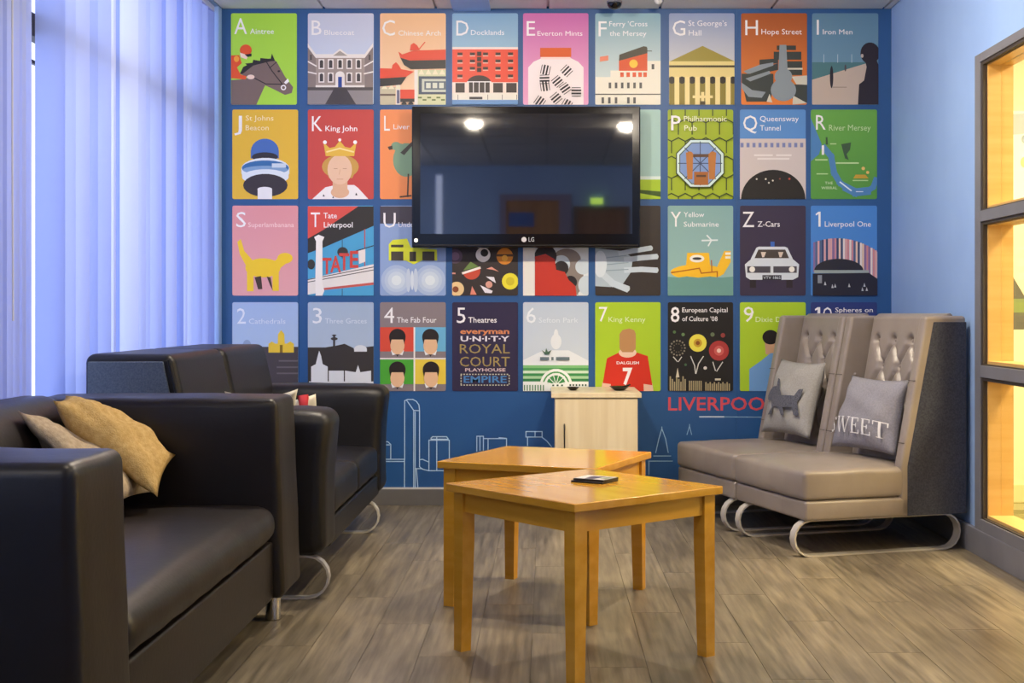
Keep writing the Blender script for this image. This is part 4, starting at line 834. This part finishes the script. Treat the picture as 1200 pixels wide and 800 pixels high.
poster(5, 2, '#39332F', 'dark poster with a pale x-ray hand beneath the television', [n('hand'), P('#AFC0CA', (785, 248), (930, 262), (985, 298), (975, 372), (935, 430), (870, 450), (785, 445)), ln('#C5D3DC', 26, (920, 275), (985, 262), (1072, 248)), ln('#C5D3DC', 28, (950, 308), (1030, 298), (1102, 292)), ln('#C5D3DC', 28, (950, 362), (1030, 358), (1102, 362)), e('#C5D3DC', 1076, 248, 13), e('#C5D3DC', 1104, 292, 14), e('#C5D3DC', 1104, 362, 14), ln('#C5D3DC', 34, (830, 385), (880, 430), (950, 458)), e('#C5D3DC', 952, 458, 17), ln('#8FA2AE', 5, (830, 300), (950, 285)), ln('#8FA2AE', 5, (830, 335), (960, 322)), ln('#8FA2AE', 5, (840, 365), (960, 358)), e('#D5E0E6', 815, 330, 34, 70)])
poster(6, 2, ('#86ADAA', '#9CC0BA'), 'grey green poster lettered Y with a yellow boat', [t(W_, 'Y', 26, 80, 136, 78), t(W_, 'Yellow', 94, 200, 86, 26), t(W_, 'Submarine', 94, 276, 136, 26),
 n('boat'), e('#F5C02C', 165, 372, 140, 40), P('#F5C02C', (105, 345), (112, 272), (225, 272), (232, 345)), P('#F5C02C', (265, 350), (305, 262), (338, 262), (338, 320), (300, 385)), e('#F4EFE2', 163, 302, 38, 20), e(dg, 163, 302, 24, 7), ln('#B5641E', 6, (30, 375), (175, 352), (185, 378), (268, 370), (268, 405)), ln('#B5641E', 6, (238, 312), (240, 370)), r('#F4EFE2', 310, 270, 338, 282), r('#F4EFE2', 310, 290, 338, 302), n('sea'), r('#6D9C93', 0, 405, 355, 500), ln('#6D9C93', 14, (0, 402), (60, 408), (110, 402), (170, 408), (230, 402), (290, 408), (355, 402)), n('aeroplane'), ln('#E4ECEA', 8, (190, 208), (268, 206)), ln('#E4ECEA', 7, (215, 182), (238, 206), (222, 235))])
wc = '#D4DCE2'
poster(7, 2, '#3A3248', 'dark purple poster lettered Z with a white police car', [t(W_, 'Z', 400, 460, 138, 80), t(W_, 'Z-Cars', 478, 594, 136, 28, .006),
 n('car'), r('#2A2428', 438, 405, 470, 454), r('#2A2428', 628, 405, 660, 454), P(wc, (442, 305), (472, 245), (485, 240), (620, 240), (634, 246), (662, 305)), P('#4A423E', (462, 300), (482, 255), (622, 255), (642, 300)), P(wc, (412, 332), (448, 302), (658, 302), (694, 332), (689, 398), (662, 412), (440, 412), (418, 398)), r('#4A4850', 424, 342, 545, 376), r('#4A4850', 560, 342, 682, 376), e('#F2F0E6', 450, 358, 15), e('#F2F0E6', 656, 358, 15), r('#2E2C34', 503, 388, 602, 413), t(wc, 'VTV 186S', 508, 597, 408, 14), P('#D8C8B8', (495, 268), (522, 268), (512, 295), (502, 295)), P('#D8C8B8', (585, 268), (612, 268), (602, 295), (592, 295)), n('lamp'), r('#3F6CC0', 545, 214, 566, 240)])
rsx = random.Random(5); stc = ['#C98A94', '#E6DDDC', '#56688E', '#E3C6B0', '#8A6E9C', '#D9A8A8', '#3F4A70']
poster(8, 2, '#4A86CF', 'bright blue poster lettered with a one and a striped arch', [P(W_, (795, 58), (806, 58), (806, 136), (795, 136)), P(W_, (795, 58), (795, 70), (782, 78), (780, 70)), t(W_, 'Liverpool One', 828, 1068, 136, 28), n('stripes')] +
 [r(rsx.choice(stc), x, 196 + ((x - 885) / 200) ** 2 * 62, x + 10, 372 if x < 1050 else 415) for x in range(768, 1108, 11)] + [n('arch'), e('#2A2A36', 900, 365, 128, 62, 180, 360), r('#9AA7A7', 772, 362, 1056, 378), P('#262634', (764, 380), (1056, 376), (1112, 415), (1112, 500), (764, 500)), r('#8A8F98', 790, 388, 812, 430)] + [P('#C9CCD0', (x - 5, y), (x, y - 20), (x + 7, y)) for x, y in ((828, 440), (866, 455), (880, 452), (953, 450), (1032, 448), (1022, 470), (1044, 470))])
# --- row 4
poster(0, 3, ('#A2B9DE', '#B5CDE6'), 'pale blue poster lettered with a two and a yellow cathedral', [t('#E2E8F4', '2', 80, 126, 152, 80), t('#DCE4F2', 'Cathedrals', 142, 332, 152, 26), n('city'), r('#4A4448', 50, 272, 410, 510), ln('#6A6468', 8, (300, 345), (400, 345)), ln('#6A6468', 8, (290, 378), (400, 378)), ln('#6A6468', 8, (290, 410), (400, 410)), e('#8FA2C4', 132, 265, 22, 30), n('cathedral'), r('#E8C63C', 244, 255, 376, 302), P('#E8C63C', (290, 302), (294, 205), (310, 185), (326, 205), (332, 302)), r('#8A6E20', 303, 262, 318, 302), P('#E8C63C', (244, 256), (262, 244), (280, 256)), P('#E8C63C', (338, 256), (358, 244), (376, 256))])
poster(1, 3, ('#A4B7CE', '#BACBDC'), 'grey blue poster lettered with a three and a white skyline', [t('#E6EAF0', '3', 474, 522, 150, 80), t('#D5DEE8', 'Three Graces', 538, 755, 150, 26), n('hill'), P('#3C3836', (440, 275), (540, 275), (600, 265), (640, 256), (690, 280), (795, 268), (795, 460), (440, 460)), r('#3C3836', 580, 215, 591, 285), e('#3C3836', 586, 230, 18, 8), e('#3C3836', 586, 212, 12, 4), n('skyline'), e('#DDE2E6', 722, 285, 34, 22, 180, 360), r('#DDE2E6', 690, 285, 756, 297), P('#DDE2E6', (466, 456), (466, 375), (490, 362), (500, 320), (508, 292), (518, 320), (526, 362), (552, 375), (552, 456)), r('#DDE2E6', 558, 396, 636, 456), P('#DDE2E6', (642, 456), (642, 396), (698, 404), (710, 366), (722, 404), (778, 396), (778, 456)), r('#DDE2E6', 455, 452, 790, 462)])
heads = []
for cx, cy in ((915, 250), (1087, 250), (915, 420), (1090, 420)):
    heads += [n('head'), P('#F2F2F2', (cx - 34, cy + 40), (cx + 34, cy + 40), (cx + 26, cy + 66), (cx, cy + 58), (cx - 26, cy + 66)), P(dk, (cx - 8, cy + 60), (cx + 8, cy + 60), (cx, cy + 74)), e('#E8BD94', cx, cy + 14, 37, 48), e('#2B2422', cx, cy - 30, 43, 42, 170, 370), r('#2B2422', cx - 42, cy - 32, cx + 42, cy - 16), P('#2B2422', (cx - 42, cy - 20), (cx - 30, cy - 20), (cx - 36, cy + 8)), P('#2B2422', (cx + 42, cy - 20), (cx + 30, cy - 20), (cx + 36, cy + 8))]
poster(2, 3, '#8A7E80', 'brown grey poster lettered with a four and four heads', [t(W_, '4', 846, 898, 148, 80), t(W_, 'The Fab Four', 912, 1118, 146, 28, .006), n('squares'), r('#D9513C', 822, 170, 1002, 296), r('#6FB5D8', 1004, 170, 1172, 296), r('#4FA838', 822, 338, 1002, 466), r('#EBCF4A', 1004, 338, 1172, 466), r('#EDE8E4', 999, 170, 1007, 512), r('#EDE8E4', 822, 330, 1172, 337), ] + heads)
poster(3, 3, '#342D48', 'navy poster lettered with a five and rows of theatre names', [t(W_, '5', 68, 114, 148, 80), t(W_, 'Theatres', 128, 276, 146, 28, .008), t('#D98A5A', 'everyman', 86, 342, 204, 26, .03), t('#E6E2E8', 'U·N·I·T·Y', 88, 342, 243, 26, .03), t('#A8945A', 'ROYAL', 84, 344, 306, 48), t('#A8945A', 'COURT', 84, 344, 374, 50), t('#E0C8C8', 'PLAYHOUSE', 112, 322, 400, 16, .02), t('#4F86C0', 'EMPIRE', 104, 328, 458, 34, .02), n('dotted_border')] + [r('#C9C6B0', x, y, x + 8, y + 6) for x in range(88, 340, 15) for y in (412, 468)] + [r('#C9C6B0', x, y, x + 6, y + 8) for x in (88, 338) for y in range(418, 470, 14)])
poster(4, 3, ('#BFCCDA', '#CFDAE2'), 'pale grey poster lettered with a six and a palm house', [t('#E8EEF4', '6', 430, 480, 148, 80), t('#DDE6EE', 'Sefton Park', 495, 700, 146, 26), n('dome'), e('#E4EAEE', 585, 245, 28, 40), e('#E4EAEE', 585, 210, 12, 30), P('#E4EAEE', (405, 345), (520, 290), (650, 290), (755, 345), (755, 420), (405, 420)), n('greenhouse')] + [r(c, 405, y, 756, y + 14) for y, c in zip(range(368, 458, 14), ('#7FBF7A', '#4FA05A', '#CFE4CC', '#3F8F4E', '#A9D0A0', '#2F7F46', '#DCE8DA'))] + [e('#EEF2EE', 585, 470, 84), e('#4FA05A', 585, 470, 70), e('#EEF2EE', 585, 470, 62), e('#3F8F4E', 585, 470, 50)] + [ln('#EEF2EE', 4, (585, 470), (585 + 62 * math.cos(R(a)), 470 - 62 * math.sin(R(a)))) for a in range(15, 180, 30)] + [r('#EEF2EE', 405, 455, 540, 510), r('#EEF2EE', 630, 455, 756, 510), r('#EEF2EE', 540, 462, 640, 510)] + [r('#5A8A60', x, 470, x + 6, 500) for x in range(418, 530, 14)] + [r('#3A5A48', x, 466, x + 8, 476) for x in range(655, 750, 16)] + [r('#3A5A48', x, 468, x + 10, 476) for x in (565, 588, 611)] + [n('palm'), P('#4A6A58', (510, 288), (528, 300), (534, 278), (542, 298), (562, 288), (548, 312), (526, 312)), r('#6A7A80', 502, 325, 548, 342), r('#6A7A80', 560, 325, 572, 342), r('#6A7A80', 585, 325, 655, 342)])
poster(5, 3, '#A9CB2E', 'lime poster lettered with a seven and a red football shirt', [t(W_, '7', 808, 852, 140, 76), t('#E2EEC0', 'King Kenny', 858, 1050, 142, 26), n('player'), P('#E8C0A8', (826, 455), (870, 460), (872, 505), (820, 505)), P('#E8C0A8', (1040, 460), (1086, 462), (1092, 505), (1040, 505)), P('#CE3421', (850, 332), (915, 300), (1000, 300), (1062, 320), (1086, 472), (1040, 465), (1042, 510), (868, 510), (870, 466), (828, 460)), e('#E8C8B0', 957, 302, 46, 26), P('#B98A5A', (915, 205), (930, 185), (965, 176), (992, 186), (1000, 205), (1000, 280), (985, 300), (930, 300), (915, 280)), t(W_, 'DALGLISH', 900, 1016, 362, 14, .02), t(W_, '7', 932, 982, 466, 82, .03)])
fw = [n('firework'), e('#E8DC50', 167, 252, 46), e('#C8A030', 167, 252, 22), e('#8A5020', 167, 252, 11), n('firework'), e('#A83A38', 277, 292, 52), e('#C86058', 277, 292, 26), e('#F0D0C0', 277, 292, 11)] + [n('firework')] + [e('#8A8474', 62 + 38 * math.cos(R(a)), 278 + 38 * math.sin(R(a)), 5) for a in range(0, 360, 24)] + [e('#6A6454', 62 + 22 * math.cos(R(a)), 278 + 22 * math.sin(R(a)), 3.5) for a in range(0, 360, 36)] + [n('spark')] + [z for c, x, y, q in (('#5A7A4A', 45, 195, 8), ('#6A8A5A', 90, 208, 9), ('#6A7A5A', 243, 208, 11), ('#8A3A38', 297, 212, 12), ('#D8D4CC', 205, 382, 9), ('#4A6A4A', 103, 365, 7)) for z in (n('spark'), e(c, x, y, q))] + [n('trails')] + [ln('#D8D8D0', 5, *q) for q in (((130, 322), (150, 370), (155, 410)), ((195, 322), (170, 360), (157, 410)), ((245, 352), (258, 395)), ((295, 352), (265, 398)), ((40, 325), (60, 348)), ((82, 325), (66, 348)))]
poster(6, 3, '#232120', 'black poster lettered with an eight and coloured fireworks', [t(W_, '8', 26, 72, 142, 76, .01), t(W_, 'European Capital', 86, 322, 92, 24, .006), t(W_, 'of Culture ’08', 86, 270, 138, 24, .006)] + fw + [n('skyline')] + [r('#A89C78', x, y, x + 7, 500) for x, y in [(20 + 11 * k, 425 + 14 * (k % 3)) for k in range(8)]] + [r('#A89C78', 120 + 10 * k, 448, 126 + 10 * k, 500) for k in range(7)] + [r('#A89C78', 205 + 11 * k, 455 + 8 * (k % 2), 212 + 11 * k, 500) for k in range(12)] + [P('#D8D0B8', (52, 430), (61, 380), (70, 430)), r('#D8D0B8', 255, 436, 285, 446)])
poster(7, 3, '#A9CB2E', 'lime poster lettered with a nine behind the far chair', [t(W_, '9', 406, 458, 142, 78), t('#E2EEC0', 'Dixie Dean', 468, 660, 142, 26), n('figure'), P('#C8A080', (515, 240), (580, 240), (580, 320), (520, 310)), P('#6E9CD0', (435, 505), (435, 388), (500, 342), (545, 305), (640, 300), (700, 400), (700, 505)), e('#221E1E', 545, 222, 42, 38)])
poster(8, 3, '#2F3C78', 'royal blue poster lettered with a ten above the chairs', [P(W_, (790, 66), (804, 66), (804, 142), (790, 142)), P(W_, (790, 66), (790, 78), (778, 84), (776, 76)), t(W_, 'O', 818, 866, 142, 76), t(W_, 'Spheres on', 882, 1078, 92, 24, .006), n('spheres'), e('#6A7AB0', 900, 330, 60), e('#8A9AC8', 1000, 400, 50)])

# ------------------------------------------------------------------ mural line drawing and lettering
def mural_strokes(name, c, lines, w, ox, oy, s):
    bm = bmesh.new(); k = 0
    for pts in lines:
        for q in strokes(w, [(ox + x / s, oy + y / s) for x, y in pts]):
            k += 1; bm.faces.new([bm.verts.new((wx(px), WALL - .0024 - .000004 * k, wz(py))) for px, py in q])
    return link(name, mesh_bm(bm, name), ink(c), wall_back)
sk = [[(52, 340), (80, 340), (98, 358), (98, 450)], [(48, 360), (90, 360)], [(50, 452), (186, 452), (186, 640)], [(50, 466), (182, 466)], [(187, 455), (187, 78), (205, 70), (240, 70), (262, 82), (278, 105), (282, 140), (282, 500)], [(200, 76), (245, 140), (282, 142)], [(245, 140), (245, 640)], [(254, 150), (254, 640)], [(282, 455), (300, 452), (342, 470)], [(282, 500), (300, 515), (340, 525), (440, 525)], [(262, 515), (272, 640)], [(300, 512), (254, 512)],
 [(342, 520), (342, 330), (472, 330), (472, 445)], [(355, 318), (365, 308), (455, 308), (465, 322)], [(355, 324), (465, 324)], [(392, 308), (392, 520)], [(648, 400), (648, 305), (690, 305), (690, 395)], [(668, 305), (668, 395)], [(690, 320), (838, 320), (838, 370)], [(720, 320), (720, 390)], [(790, 314), (835, 318)], [(962, 275), (1065, 275), (1065, 310), (962, 310), (962, 275)], [(1020, 275), (1020, 310)], [(972, 310), (972, 365)], [(1065, 312), (1095, 335), (1125, 372)]]
mural_strokes('skyline_drawing', '#B4D2EE', sk, 1.05, 440, 455, 5.4545)
sk2 = [[(342, 450), (360, 370), (378, 310), (400, 370), (415, 450)], [(330, 470), (430, 470)], [(300, 500), (440, 500)], [(302, 500), (302, 580)], [(525, 345), (540, 295), (552, 345)], [(378, 300), (378, 320)], [(540, 285), (540, 300)]]
mural_strokes('skyline_drawing', '#94B8DA', sk2, .95, 700, 440, 5.0)
link('mural_lettering', text_mesh('LIVERPOOL', 783, 909, 480.5, 15.2, lambda x, y: (wx(x), WALL - .0026, wz(y)), .012), ink('#D4505A'), wall_back)
mural_strokes('mural_lettering', '#C8D6E6', [[(600, 241), (740, 241)]], 1.6, 700, 440, 5.0)
mural_strokes('mural_lettering', '#8FB0D0', [[(745, 241), (1000, 243)]], .9, 700, 440, 5.0)
